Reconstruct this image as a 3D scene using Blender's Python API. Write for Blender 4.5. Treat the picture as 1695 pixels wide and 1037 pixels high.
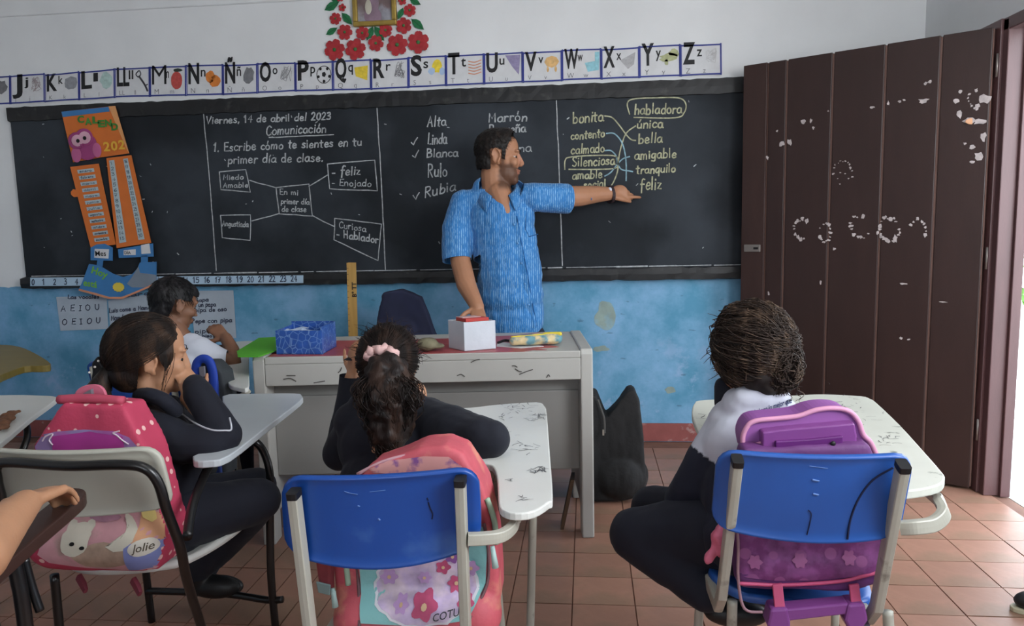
import bpy, bmesh, math, random
import numpy as np
from mathutils import Vector, Matrix, noise
from mathutils.bvhtree import BVHTree
random.seed(7)
V=Vector
PI=math.pi
sc=bpy.context.scene
COL=sc.collection
for o in list(bpy.data.objects): bpy.data.objects.remove(o)

# ---------------------------------------------------------------- camera
FPX=1224.0; CAMH=1.3
yaw,pitch,roll=math.radians(5.87),math.radians(6.83),math.radians(-1.28)
CAM=V((0,0,CAMH))
_F=V((-math.sin(yaw)*math.cos(pitch),math.cos(yaw)*math.cos(pitch),-math.sin(pitch)))
_r=V((math.cos(yaw),math.sin(yaw),0)); _u=_r.cross(_F)
_R=_r*math.cos(roll)+_u*math.sin(roll); _U=_u*math.cos(roll)-_r*math.sin(roll)
cd=bpy.data.cameras.new('camera'); cam=bpy.data.objects.new('camera',cd); COL.objects.link(cam)
cd.sensor_width=36; cd.lens=FPX/1695*36; cd.clip_start=.05; cd.clip_end=200
m=Matrix((_R,_U,-_F)).transposed().to_4x4(); m.translation=CAM
cam.matrix_world=m; sc.camera=cam

# ---------------------------------------------------------------- light
sc.view_settings.view_transform='Standard'; sc.view_settings.look='None'
sc.view_settings.gamma=1; sc.view_settings.use_curve_mapping=False
sc.view_settings.exposure=0.0
w=bpy.data.worlds.new('overcast_sky'); sc.world=w; w.use_nodes=True
nt=w.node_tree; nt.nodes.clear()
wo=nt.nodes.new('ShaderNodeOutputWorld'); bg=nt.nodes.new('ShaderNodeBackground')
tc=nt.nodes.new('ShaderNodeTexCoord'); sx=nt.nodes.new('ShaderNodeSeparateXYZ'); rp=nt.nodes.new('ShaderNodeValToRGB')
nt.links.new(tc.outputs['Generated'],sx.inputs[0]); nt.links.new(sx.outputs[2],rp.inputs[0])
rp.color_ramp.elements[0].color=(.90,.95,1,1); rp.color_ramp.elements[1].color=(.74,.86,1,1)
nt.links.new(rp.outputs[0],bg.inputs[0]); bg.inputs[1].default_value=6.5
nt.links.new(bg.outputs[0],wo.inputs[0])
def area(name,loc,target,sx_,sy_,power,color=(1,1,1),portal=False):
    l=bpy.data.lights.new(name,'AREA'); l.shape='RECTANGLE'; l.size=sx_; l.size_y=sy_; l.energy=power; l.color=color
    o=bpy.data.objects.new(name,l); COL.objects.link(o); o.location=loc
    o.rotation_euler=(V(target)-V(loc)).to_track_quat('-Z','Z' if abs((V(target)-V(loc)).normalized().z)<.9 else 'Y').to_euler()
    if portal: l.cycles.is_portal=True
    return o
# daylight through the windows of the side walls and the back (all behind the camera) and an added ceiling fill lamp
area('window_daylight_right',(1.79,.7,1.9),(-1.2,4.2,1.6),1.7,1.1,70,(.96,.98,1.0))
area('window_daylight_back',(-.6,-3.2,1.9),(-.6,3,1.0),2.6,1.2,9,(.98,.99,1.0))
area('door_portal',(1.96,2.95,1.05),(0,2.95,1.05),1.15,2.1,1,portal=True)
area('ceiling_tube_light',(-.3,1.2,3.12),(-.3,1.2,0),.16,1.2,6,(1,.98,.95))  # added overhead lamp that brightens the room evenly; no tube fitting is built

# ---------------------------------------------------------------- pixel helpers: a ray of the photograph met with a real plane
def ray(px,py): return _F+_R*((px-847.5)/FPX)-_U*((py-518.5)/FPX)
def PY(px,py,Y):
    d=ray(px,py); return CAM+d*(Y/d.y)
def PZ(px,py,z):
    d=ray(px,py); return CAM+d*((z-CAMH)/d.z)
def PP(px,py,p,n):
    d=ray(px,py); return CAM+d*((V(p)-CAM).dot(V(n))/d.dot(V(n)))

# ---------------------------------------------------------------- materials
def lin(c):
    if isinstance(c,str):
        c=[int(c[i:i+2],16)/255 for i in (0,2,4)]
    return tuple(x/12.92 if x<=.04045 else ((x+.055)/1.055)**2.4 for x in c)+(1,)
MATS={}
def mat(name,c,rough=.6,metal=0,var=.12,vscale=8,bump=0,bscale=60,spec=.4,c2=None,c2s=6,c2t=.6,sheen=0,rand=0,coat=0,attr=False,sss=0,stretch=None):
    if name in MATS: return MATS[name]
    m=bpy.data.materials.new(name); m.use_nodes=True; t=m.node_tree; N=t.nodes; L=t.links
    b=N['Principled BSDF']; b.inputs['Roughness'].default_value=rough; b.inputs['Metallic'].default_value=metal
    b.inputs['Specular IOR Level'].default_value=spec; b.inputs['Sheen Weight'].default_value=sheen
    b.inputs['Coat Weight'].default_value=coat
    if sss:
        b.inputs['Subsurface Weight'].default_value=sss; b.inputs['Subsurface Radius'].default_value=(.02,.008,.004); b.inputs['Subsurface Scale'].default_value=.3
    co=N.new('ShaderNodeTexCoord'); src=co.outputs['Object']
    if stretch:
        mp=N.new('ShaderNodeMapping'); mp.inputs['Scale'].default_value=stretch; L.new(src,mp.inputs[0]); src=mp.outputs[0]
    col=lin(c)
    if attr:
        at=N.new('ShaderNodeAttribute'); at.attribute_name='Col'; cur=at.outputs['Color']
    else:
        rgb=N.new('ShaderNodeRGB'); rgb.outputs[0].default_value=col; cur=rgb.outputs[0]
    def noise_(s,det=4):
        n=N.new('ShaderNodeTexNoise'); n.inputs['Scale'].default_value=s; n.inputs['Detail'].default_value=det; L.new(src,n.inputs['Vector']); return n.outputs['Fac']
    if c2 is not None:
        n=noise_(c2s,6); r=N.new('ShaderNodeMapRange'); r.inputs[1].default_value=c2t-.06; r.inputs[2].default_value=c2t+.06; L.new(n,r.inputs[0])
        mx=N.new('ShaderNodeMix'); mx.data_type='RGBA'; L.new(r.outputs[0],mx.inputs[0]); L.new(cur,mx.inputs[6]); mx.inputs[7].default_value=lin(c2); cur=mx.outputs[2]
    hs=N.new('ShaderNodeHueSaturation'); L.new(cur,hs.inputs['Color'])
    if var:
        n=noise_(vscale,5); r=N.new('ShaderNodeMapRange'); r.inputs[1].default_value=.3; r.inputs[2].default_value=.7; r.inputs[3].default_value=1-var; r.inputs[4].default_value=1+var; L.new(n,r.inputs[0])
        if rand:
            oi=N.new('ShaderNodeObjectInfo'); r2=N.new('ShaderNodeMapRange'); r2.inputs[3].default_value=1-rand; r2.inputs[4].default_value=1+rand; L.new(oi.outputs['Random'],r2.inputs[0])
            mu=N.new('ShaderNodeMath'); mu.operation='MULTIPLY'; L.new(r.outputs[0],mu.inputs[0]); L.new(r2.outputs[0],mu.inputs[1]); L.new(mu.outputs[0],hs.inputs['Value'])
        else: L.new(r.outputs[0],hs.inputs['Value'])
    L.new(hs.outputs[0],b.inputs['Base Color'])
    if bump:
        n=noise_(bscale,6); bp=N.new('ShaderNodeBump'); bp.inputs['Strength'].default_value=bump; bp.inputs['Distance'].default_value=.004; L.new(n,bp.inputs['Height']); L.new(bp.outputs[0],b.inputs['Normal'])
    MATS[name]=m; return m

# ---------------------------------------------------------------- object helpers
def link(name,me,m=None,parent=None,**props):
    o=bpy.data.objects.new(name,me); COL.objects.link(o)
    if m is not None and me is not None:
        me.materials.clear()
        for mm in (m if isinstance(m,(list,tuple)) else [m]): me.materials.append(mm)
    if parent is not None:
        o.parent=parent; o.matrix_parent_inverse=Matrix.Translation(-parent.location) if parent.location.length else Matrix()
    for k,v in props.items(): o[k]=v
    return o
def thing(name,label,cat,loc,group=None):
    o=bpy.data.objects.new(name,None); COL.objects.link(o); o.location=loc; o.empty_display_size=.05
    o['label']=label; o['category']=cat
    if group: o['group']=group
    return o
def tag(o,label,cat,group=None):
    o['label']=label; o['category']=cat
    if group: o['group']=group
    return o
class MB:
    def __init__(s): s.v=[]; s.f=[]; s.mi=[]; s.cur=0
    def add(s,vs,fs):
        b=len(s.v); s.v+= [tuple(v) for v in vs]; s.f+=[tuple(b+i for i in f) for f in fs]; s.mi+=[s.cur]*len(fs); return s
    def box(s,a,b,M=None):
        x0,y0,z0=a; x1,y1,z1=b
        vs=[V(p) for p in ((x0,y0,z0),(x1,y0,z0),(x1,y1,z0),(x0,y1,z0),(x0,y0,z1),(x1,y0,z1),(x1,y1,z1),(x0,y1,z1))]
        if M: vs=[M@v for v in vs]
        return s.add(vs,[(0,3,2,1),(4,5,6,7),(0,1,5,4),(1,2,6,5),(2,3,7,6),(3,0,4,7)])
    def prism(s,pts,d):
        # pts: 3D polygon ring, d: extrusion vector
        n=len(pts); d=V(d); a=[V(p) for p in pts]; nrm=V((0,0,0))
        for i in range(n): nrm+=a[i].cross(a[(i+1)%n])
        if nrm.dot(d)>0: a=a[::-1]
        return s.add(a+[p+d for p in a],[tuple(range(n)),tuple(range(2*n-1,n-1,-1))]+[(i,n+i,n+(i+1)%n,(i+1)%n) for i in range(n)])
    def tube(s,pts,r,n=10,cap=True,sq=None,up=None):
        pts=[V(p) for p in pts]; k=len(pts)
        if not hasattr(r,'__len__'): r=[r]*k
        T=[]
        for i in range(k):
            a=pts[max(i-1,0)];b=pts[min(i+1,k-1)]; T.append((b-a).normalized())
        ref=V(up) if up else (V((0,0,1)) if abs(T[0].z)<.9 else V((1,0,0)))
        N0=(ref-T[0]*ref.dot(T[0])).normalized(); vs=[]
        for i in range(k):
            N0=(N0-T[i]*N0.dot(T[i])).normalized(); B=T[i].cross(N0)
            for j in range(n):
                a=2*PI*j/n; ca,sa=math.cos(a),math.sin(a)
                if sq: # rounded rectangle section
                    e=.35; ca=math.copysign(abs(ca)**e,ca)*sq[0]; sa=math.copysign(abs(sa)**e,sa)*sq[1]
                vs.append(pts[i]+(N0*ca+B*sa)*r[i])
        fs=[(i*n+j,i*n+(j+1)%n,(i+1)*n+(j+1)%n,(i+1)*n+j) for i in range(k-1) for j in range(n)]
        if cap: fs+=[tuple(range(n))[::-1],tuple((k-1)*n+j for j in range(n))]
        return s.add(vs,fs)
    def ell(s,c,r,M=None,n=12,m=8):
        vs=[];c=V(c)
        for i in range(m+1):
            ph=PI*i/m
            for j in range(n):
                th=2*PI*j/n; p=V((math.sin(ph)*math.cos(th)*r[0],math.sin(ph)*math.sin(th)*r[1],math.cos(ph)*r[2]))
                if M: p=M@p
                vs.append(c+p)
        return s.add(vs,[(i*n+j,(i+1)*n+j,(i+1)*n+(j+1)%n,i*n+(j+1)%n) for i in range(m) for j in range(n)])
    def mesh(s,name='m',smooth=False):
        me=bpy.data.meshes.new(name); me.from_pydata([tuple(v) for v in s.v],[],s.f); me.update()
        if any(s.mi): me.polygons.foreach_set('material_index',s.mi)
        if smooth: me.polygons.foreach_set('use_smooth',[True]*len(me.polygons))
        return me
    def build(s,name,m,parent=None,smooth=False,bevel=0,seg=2,weld=False,**props):
        o=link(name,s.mesh(name,smooth),m,parent,**props)
        if bevel:
            b=o.modifiers.new('bevel','BEVEL'); b.width=bevel; b.segments=seg; b.limit_method='ANGLE'; b.angle_limit=math.radians(35)
        return o
def crom(pts,n=6,closed=False):
    pts=[V(p) for p in pts]; k=len(pts); out=[]
    if k<3: return pts
    rng=range(k if closed else k-1)
    for i in rng:
        g=(lambda j:pts[j%k]) if closed else (lambda j:pts[min(max(j,0),k-1)])
        p0,p1,p2,p3=g(i-1),g(i),g(i+1),g(i+2)
        for q in range(n):
            t=q/n; out.append(.5*((2*p1)+(p2-p0)*t+(2*p0-5*p1+4*p2-p3)*t*t+(3*p1-p0-3*p2+p3)*t**3))
    if not closed: out.append(pts[-1])
    return out
def rotz(a): return Matrix.Rotation(a,3,'Z')

def ribbon(mb,pts,w,nrm):
    # flat strip of width w that lies in the plane with normal nrm
    pts=[V(p) for p in pts]
    if len(pts)<2: return
    L=[];Rr=[]
    for i,p in enumerate(pts):
        t=(pts[min(i+1,len(pts)-1)]-pts[max(i-1,0)])
        if t.length<1e-7: t=V((1,0,0))
        s=t.normalized().cross(nrm)*w/2
        if i==0: p=p-t.normalized()*w*.4
        if i==len(pts)-1: p=p+t.normalized()*w*.4
        L.append(p+s);Rr.append(p-s)
    lift=V(nrm)*((len(mb.f)*7)%61)*2.2e-5; L=[p+lift for p in L]; Rr=[p+lift for p in Rr]
    n=len(pts); mb.add(L+Rr,[(i,i+1,n+i+1,n+i) for i in range(n-1)])

_fc={}
def font_mesh(s,bold=0.0):
    k=(s,bold)
    if k in _fc: return _fc[k]
    cu=bpy.data.curves.new('t','FONT'); cu.body=s; cu.size=1; cu.offset=bold; cu.resolution_u=3
    o=bpy.data.objects.new('t',cu); COL.objects.link(o)
    dg=bpy.context.evaluated_depsgraph_get(); me=bpy.data.meshes.new_from_object(o.evaluated_get(dg))
    r=([v.co.copy() for v in me.vertices],[tuple(p.vertices) for p in me.polygons])
    bpy.data.objects.remove(o); bpy.data.meshes.remove(me); bpy.data.curves.remove(cu); _fc[k]=r; return r
def ftext(mb,s,o,ex,ey,bold=0.0,fit=None,lift=V((0,0,0))):
    # letters from the built-in font: origin o, unit vectors ex (advance) and ey (height); fit = total width in ex units
    vs,fs=font_mesh(s,bold); 
    if not vs: return
    x0=min(v.x for v in vs);x1=max(v.x for v in vs); k=1
    if fit: k=fit/(x1-x0)
    mb.add([V(o)+V(ex)*((v.x-x0)*k)+V(ey)*v.y+lift for v in vs],fs)

# single-stroke hand lettering
G={'a':(.55,"~.46,.45 .3,.55 .08,.42 .06,.12 .25,0 .42,.12 .46,.5|.46,.5 .47,.12 .55,.0"),
'b':(.52,"0.06,1 .06,0|~.06,.35 .25,.55 .46,.38 .42,.08 .2,0 .06,.1"),
'c':(.45,"~.42,.45 .25,.55 .06,.38 .07,.12 .25,0 .42,.08"),
'd':(.55,"~.44,.42 .28,.54 .08,.4 .07,.12 .25,0 .44,.14|.46,1 .46,0"),
'e':(.5,"~.07,.28 .42,.32 .38,.5 .2,.55 .06,.3 .12,.06 .28,0 .45,.1"),
'f':(.4,"~.42,.95 .25,1 .15,.8 .14,.3 .13,-.2|.02,.55 .36,.55"),
'g':(.52,"~.44,.45 .25,.55 .07,.38 .1,.1 .3,.05 .44,.4|~.45,.52 .45,0 .4,-.3 .1,-.28"),
'h':(.5,"0.06,1 .06,0|~.06,.35 .25,.54 .42,.42 .43,0"),
'i':(.2,".1,.52 .1,0|.1,.74 .1,.8"),
'j':(.25,"~.15,.52 .15,-.2 .0,-.3|.15,.74 .15,.8"),
'l':(.22,".1,1 .1,.02"),
'm':(.75,".06,.52 .06,0|~.06,.35 .2,.54 .33,.4 .34,0|~.34,.35 .5,.54 .63,.4 .65,0"),
'n':(.5,".06,.52 .06,0|~.06,.35 .25,.54 .42,.4 .43,0"),
'ñ':(.5,".06,.52 .06,0|~.06,.35 .25,.54 .42,.4 .43,0|~.08,.74 .2,.82 .3,.72 .44,.8"),
'o':(.5,"~.25,.55 .07,.4 .07,.12 .25,0 .43,.12 .43,.4 .25,.55"),
'ó':(.5,"~.25,.55 .07,.4 .07,.12 .25,0 .43,.12 .43,.4 .25,.55|.24,.74 .3,1"),
'p':(.5,".06,.55 .06,-.38|~.06,.4 .25,.55 .45,.38 .4,.08 .2,0 .06,.1"),
'q':(.52,"~.44,.45 .25,.55 .07,.38 .1,.05 .3,.02 .44,.3|.45,.54 .45,-.38"),
'r':(.38,".06,.52 .06,0|~.06,.3 .18,.52 .36,.5"),
's':(.42,"~.36,.48 .18,.54 .08,.4 .3,.24 .36,.08 .2,0 .03,.06"),
't':(.4,".18,.85 .18,.02 .3,.0|.02,.58 .36,.6"),
'u':(.5,"~.06,.52 .06,.12 .22,0 .4,.12|.43,.52 .43,0"),
'v':(.45,".03,.52 .2,0 .4,.52"),
'z':(.42,".05,.52 .36,.52 .05,.02 .4,.02"),
'y':(.45,".03,.52 .22,.05|.42,.52 .1,-.35"),
'A':(.62,".03,0 .3,1 .55,0|.12,.38 .46,.38"),
'B':(.58,".07,1 .07,0|~.07,1 .4,.95 .42,.65 .07,.52|~.07,.52 .5,.45 .5,.1 .07,0"),
'C':(.58,"~.52,.85 .3,1 .07,.75 .07,.25 .28,0 .54,.12"),
'E':(.52,".48,1 .07,1 .07,0 .5,0|.07,.52 .4,.52"),
'H':(.6,".07,1 .07,0|.5,1 .5,0|.07,.5 .5,.5"),
'L':(.48,".07,1 .07,0 .45,0"),
'M':(.7,".07,0 .1,1 .33,.35 .58,1 .62,0"),
'P':(.52,".07,1 .07,0|~.07,1 .42,.95 .44,.6 .07,.5"),
'R':(.58,".07,1 .07,0|~.07,1 .42,.95 .44,.62 .07,.5|.2,.5 .52,0"),
'V':(.6,".03,1 .27,0 .56,1"),'W':(.8,".03,1 .2,0 .38,.7 .56,0 .75,1"),
'1':(.35,".05,.7 .2,1 .2,0"),'2':(.5,"~.06,.8 .25,1 .43,.78 .3,.4 .05,.02|.05,.02 .46,.02"),
'0':(.5,"~.25,1 .06,.75 .06,.25 .25,0 .44,.25 .44,.75 .25,1"),'3':(.48,"~.06,.92 .3,1 .4,.75 .18,.54|~.18,.54 .44,.4 .38,.05 .05,.06"),
'4':(.5,".36,0 .36,1 .04,.35 .48,.35"),'5':(.48,".42,1 .1,1 .08,.58|~.08,.58 .35,.62 .44,.3 .28,0 .04,.08"),
'6':(.5,"~.4,.95 .15,.7 .06,.25 .25,0 .44,.2 .3,.48 .08,.3"),'7':(.48,".05,1 .45,1 .18,0|.12,.5 .38,.5"),
'8':(.5,"~.25,.54 .08,.75 .25,1 .42,.75 .25,.54 .06,.25 .25,0 .44,.25 .25,.54"),'9':(.5,"~.42,.7 .25,.5 .08,.75 .25,1 .43,.8 .4,.3 .25,0"),
'í':(.2,".1,.52 .1,0|.1,.7 .2,.95"),
'S':(.55,"~.48,.88 .28,1 .08,.78 .25,.54 .48,.3 .3,0 .05,.1"),'I':(.3,".15,1 .15,0|.03,1 .27,1|.03,0 .27,0"),'O':(.62,"~.3,1 .07,.75 .07,.25 .3,0 .54,.25 .54,.75 .3,1"),'U':(.58,"~.07,1 .07,.3 .28,0 .48,.3 .5,1"),'D':(.58,".07,1 .07,0|~.07,1 .45,.85 .5,.5 .42,.1 .07,0"),
'ú':(.5,"~.06,.52 .06,.12 .22,0 .4,.12|.43,.52 .43,0|.24,.74 .36,1"),'á':(.55,"~.46,.45 .3,.55 .08,.42 .06,.12 .25,0 .42,.12 .46,.5|.46,.5 .47,.12 .55,.0|.26,.74 .38,1"),'T':(.55,".02,1 .5,1|.26,1 .26,0"),'°':(.3,"~.15,1 .04,.88 .15,.76 .26,.88 .15,1"),
',':(.2,".12,.08 .05,-.15"),'.':(.2,".08,.0 .12,.06"),'-':(.4,".05,.3 .34,.3"),'"':(.3,".08,1 .08,.8|.2,1 .2,.8"),' ':(.35,"")}
def strokes(ch):
    wd,d=G.get(ch,(.4,"")); out=[]
    for part in d.split('|'):
        if not part: continue
        sm=part[0]=='~'; part=part.lstrip('~')
        pts=[V(tuple(float(x) for x in q.split(','))+(0,)) for q in part.split()]
        out.append(crom(pts,4) if sm else pts)
    return wd,out
def handwrite(mb,s,fn,nrm,w,jit=.02):
    # fn(u,v): u 0..1 along the word, v in cap heights -> 3D
    rs=random.Random(hash(s)%1000 if False else sum(map(ord,s)))
    tot=sum(G.get(c,(.4,""))[0]+.1 for c in s); x=0
    for c in s:
        wd,st=strokes(c); dx=rs.uniform(-jit,jit); dy=rs.uniform(-jit*2,jit*2); sh=rs.uniform(-.05,.08); k=rs.uniform(.92,1.08)
        for ln in st: ribbon(mb,[fn((x+dx+p.x+sh*p.y)/tot,p.y*k+dy) for p in ln],w*rs.uniform(.85,1.15),nrm)
        x+=wd+.1
# ================================================================= THE ROOM
WY=4.35   # front wall plane
XR=1.83; XL=-4.2; YB=-3.4; ZC=3.2
M_white=mat('wall_white_paint','dcdedf',.75,var=.05,vscale=3,bump=.25,bscale=25,c2='b3b4b2',c2s=9,c2t=.72)
def wall_mat():
    m=mat('wall_two_tone_paint','dcdedf',.7,var=.05,vscale=2.5,bump=.45,bscale=9)
    t=m.node_tree;N=t.nodes;L=t.links; b=N['Principled BSDF']
    co=N.new('ShaderNodeTexCoord'); s=N.new('ShaderNodeSeparateXYZ'); L.new(co.outputs['Object'],s.inputs[0])
    hsv=b.inputs['Base Color'].links[0].from_socket
    n1=N.new('ShaderNodeTexNoise'); n1.inputs['Scale'].default_value=3; n1.inputs['Detail'].default_value=8; n1.inputs['Roughness'].default_value=.65; L.new(co.outputs['Object'],n1.inputs['Vector'])
    r=N.new('ShaderNodeValToRGB'); r.color_ramp.elements[0].position=.38; r.color_ramp.elements[0].color=lin('5392b2'); r.color_ramp.elements[1].position=.62; r.color_ramp.elements[1].color=lin('7fadd1')
    L.new(n1.outputs['Fac'],r.inputs[0])
    n2=N.new('ShaderNodeTexNoise'); n2.inputs['Scale'].default_value=7; n2.inputs['Detail'].default_value=8; n2.inputs['Roughness'].default_value=.7; L.new(co.outputs['Object'],n2.inputs['Vector'])
    r2=N.new('ShaderNodeMapRange'); r2.inputs[1].default_value=.56; r2.inputs[2].default_value=.66; r2.inputs[4].default_value=.7; L.new(n2.outputs['Fac'],r2.inputs[0])
    # scuffed paler paint low on the wall
    lo=N.new('ShaderNodeMapRange'); lo.inputs[1].default_value=.75; lo.inputs[2].default_value=.3; L.new(s.outputs[2],lo.inputs[0])
    mm=N.new('ShaderNodeMath'); mm.operation='MULTIPLY'; L.new(r2.outputs[0],mm.inputs[0]); L.new(lo.outputs[0],mm.inputs[1])
    mx=N.new('ShaderNodeMix'); mx.data_type='RGBA'; L.new(mm.outputs[0],mx.inputs[0]); L.new(r.outputs[0],mx.inputs[6]); mx.inputs[7].default_value=lin('9db4d6')
    # small dark scratches
    n3=N.new('ShaderNodeTexNoise'); n3.inputs['Scale'].default_value=22; n3.inputs['Detail'].default_value=3
    mp=N.new('ShaderNodeMapping'); mp.inputs['Scale'].default_value=(.6,1,1.6); L.new(co.outputs['Object'],mp.inputs[0]); L.new(mp.outputs[0],n3.inputs['Vector'])
    r3=N.new('ShaderNodeMapRange'); r3.inputs[1].default_value=.70; r3.inputs[2].default_value=.74; r3.inputs[4].default_value=.55; L.new(n3.outputs['Fac'],r3.inputs[0])
    mx3=N.new('ShaderNodeMix'); mx3.data_type='RGBA'; L.new(r3.outputs[0],mx3.inputs[0]); L.new(mx.outputs[2],mx3.inputs[6]); mx3.inputs[7].default_value=lin('3c6377')
    n4=N.new('ShaderNodeTexNoise'); n4.inputs['Scale'].default_value=14; L.new(co.outputs['Object'],n4.inputs['Vector'])
    ad=N.new('ShaderNodeMath'); ad.operation='MULTIPLY_ADD'; L.new(n4.outputs['Fac'],ad.inputs[0]); ad.inputs[1].default_value=.02; L.new(s.outputs[2],ad.inputs[2])
    st=N.new('ShaderNodeMath'); st.operation='GREATER_THAN'; L.new(ad.outputs[0],st.inputs[0]); st.inputs[1].default_value=.985
    f=N.new('ShaderNodeMix'); f.data_type='RGBA'; L.new(st.outputs[0],f.inputs[0]); L.new(mx3.outputs[2],f.inputs[6]); L.new(hsv,f.inputs[7]); L.new(f.outputs[2],b.inputs['Base Color'])
    return m
M_wall=wall_mat()
def struct(name,mb,m,**k):
    o=mb.build(name,m,**k); o['kind']='structure'; return o
wf=struct('wall_front',MB().box((XL,WY,-.1),(XR,WY+.15,ZC)),M_wall)
# upper wall has a faint plaster step high on the left
MB().box((XL,WY-.012,2.62),(-.9,WY+.01,ZC)).build('plaster_band',M_white,wf,bevel=.008)
M_red=mat('skirting_red_paint','8f4f4b',.6,var=.12,vscale=12,c2='b59b97',c2s=16,c2t=.66,bump=.2)
sk=struct('baseboard_front',MB().box((XL,WY-.012,0),(XR,WY+.02,.108)),M_red)
struct('wall_left',MB().box((XL-.15,YB,0),(XL,WY+.15,ZC)),M_wall)
struct('ceiling',MB().box((XL-.15,YB-.15,ZC),(XR+.15,WY+.15,ZC+.12)),M_white)
# right wall with the doorway and one window opening (behind the camera)
DY0,DY1,DZ=2.38,3.56,2.14; JD=.098
mb=MB(); T=.095
mb.box((XR,DY1,0),(XR+T,WY+.15,ZC)).box((XR,DY0,DZ),(XR+T,DY1,ZC)).box((XR,1.6,0),(XR+T,DY0,ZC)).box((XR,-.2,0),(XR+T,1.6,1.25)).box((XR,-.2,2.5),(XR+T,1.6,ZC)).box((XR,YB,0),(XR+T,-.2,ZC))
wr=struct('wall_right',mb,M_wall)
mb=MB().box((XL,YB-.15,0),(-1.9,YB,ZC)).box((.7,YB-.15,0),(XR,YB,ZC)).box((-1.9,YB-.15,0),(.7,YB,1.3)).box((-1.9,YB-.15,2.5),(.7,YB,ZC))
struct('wall_back',mb,M_wall)
M_frame=mat('frame_brown_gloss','5a3f40',.35,var=.1,vscale=5,bump=.1,spec=.5,stretch=(6,6,1))
def window(name,p0,p1,vert):
    mb=MB(); (x0,y0,z0),(x1,y1,z1)=p0,p1; e=.03
    mb.box((x0,y0,z0),(x1,y1,z0+.05)).box((x0,y0,z1-.05),(x1,y1,z1))
    n=6
    for i in range(n+1):
        t=i/n
        if vert: y=y0+(y1-y0)*t; mb.box((x0,min(max(y-.015,y0),y1-.03),z0+.05),(x1,min(max(y-.015,y0),y1-.03)+.03,z1-.05))
        else: x=x0+(x1-x0)*t; q=min(max(x-.015,x0),x1-.03); mb.box((q,y0,z0+.05),(q+.03,y1,z1-.05))
    struct(name,mb,M_frame)
window('window_1',(XR+.06,-.2,1.25),(XR+.1,1.6,2.5),True)
window('window_2',(-1.9,YB-.1,1.3),(.7,YB-.06,2.5),False)
# doorway frame
mb=MB()
mb.box((XR-.01,DY1-.05,0),(XR+JD,DY1+.005,DZ)); mb.box((XR-.01,DY0-.005,0),(XR+JD,DY0+.05,DZ)); mb.box((XR-.01,DY0,DZ-.05),(XR+JD,DY1,DZ+.005))
mb.box((XR-.022,DY1-.01,0),(XR+.01,DY1+.22,DZ+.005))
df=struct('trim_1',mb,M_frame,bevel=.004); 
mb=MB().box((XR+.055,DY1-.068,0),(XR+JD,DY1-.05,DZ-.05)).box((XR+.055,DY0+.05,0),(XR+JD,DY0+.068,DZ-.05))
mb.build('door_stop',M_frame,df,bevel=.003)
# ---- floor
M_tile=mat('clay_tile','9f7562',.42,var=.14,vscale=5,bump=.15,bscale=40,spec=.5,c2='8a6b58',c2s=4,c2t=.55,rand=.08)
M_grout=mat('floor_grout','7a584a',.8,var=.2)
fl=struct('floor',MB().box((XL,YB,-.1),(XR+.095,WY,-.006)),M_grout)
def tile_mesh(wx,wy,nm):
    g=.0022; return MB().box((-wx/2+g,-wy/2+g,-.008),(wx/2-g,wy/2-g,0)).mesh(nm)
TX,TY=.2136,.2; ta=tile_mesh(TX,TY,'ta'); tb=tile_mesh(TX/2,TY*2,'tb')
for me in (ta,tb): me.materials.append(M_tile)
rest=MB(); cnt=0; rt=random.Random(3)
i0=int((XL-1.22)/TX)-1
for i in range(i0,5):
    for j in range(-29,11):
        x=1.22+(i-.5)*TX; y=2.41+(j+.5)*TY
        if x-TX/2<XL-.0 or x>XR+.03 or y+TY/2>WY+.04: continue
        left=x<-.92 and j<5
        vis=(y>1.95 and abs(x+.1)<1.0+.42*y and x>-1.9)
        if left:
            if (j+1)%2: continue
            
            ds=[(-TX/4,TY/2),(TX/4,TY/2)]
        else: ds=[(0,0)]
        for dx,dy in ds:
            if vis and cnt<298:
                o=bpy.data.objects.new('floor_tile',tb if left else ta); COL.objects.link(o); o.parent=fl
                o.location=(x+dx,y+dy,rt.uniform(-.0012,.0004)); o.rotation_euler=(rt.uniform(-.003,.003),rt.uniform(-.003,.003),0); cnt+=1
            else:
                hx,hy=(TX/4,TY) if left else (TX/2,TY/2); g=.0022
                rest.box((x+dx-hx+g,y+dy-hy+g,-.008),(x+dx+hx-g,y+dy+hy-g,0))
rest.build('floor_tiles_beyond',M_tile,fl,kind='stuff')
# ---- outside the door: paved yard and a low wall of shrubs
M_conc=mat('yard_concrete','b9b4ab',.8,var=.1,vscale=2)
yd=struct('ground_outside',MB().box((XR+.095,-6,-.14),(14,14,-.03)),M_conc)
mbp=MB(); 
for i in range(6):
    for j in range(8): mbp.box((XR+.11+i*.8,.6+j*.8,-.03),(XR+.11+i*.8+.785,.6+j*.8+.785,-.012))
mbp.build('paving_slabs',M_conc,yd,kind='stuff')
M_leaf=mat('shrub_leaf','5f8a3e',.6,var=.3,vscale=4)
mb=MB(); rs=random.Random(11)
for i in range(1500):
    c=V((rs.uniform(5.4,6.6),rs.uniform(6.5,10.5),0)); h=rs.random()**.7*1.2; c.z=.05+h; 
    d=V((rs.uniform(-1,1),rs.uniform(-1,1),rs.uniform(-.3,1))).normalized()*.09; s=d.cross(V((0,0,1))).normalized()*.03; n=V((0,0,.012))
    mb.add([c-d,c+s+n,c+d,c-s+n],[(0,1,2,3)])
sb=mb.build('shrub',M_leaf); tag(sb,'sunlit green shrub seen outside past the door frame','shrub'); sb['kind']='stuff'

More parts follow.
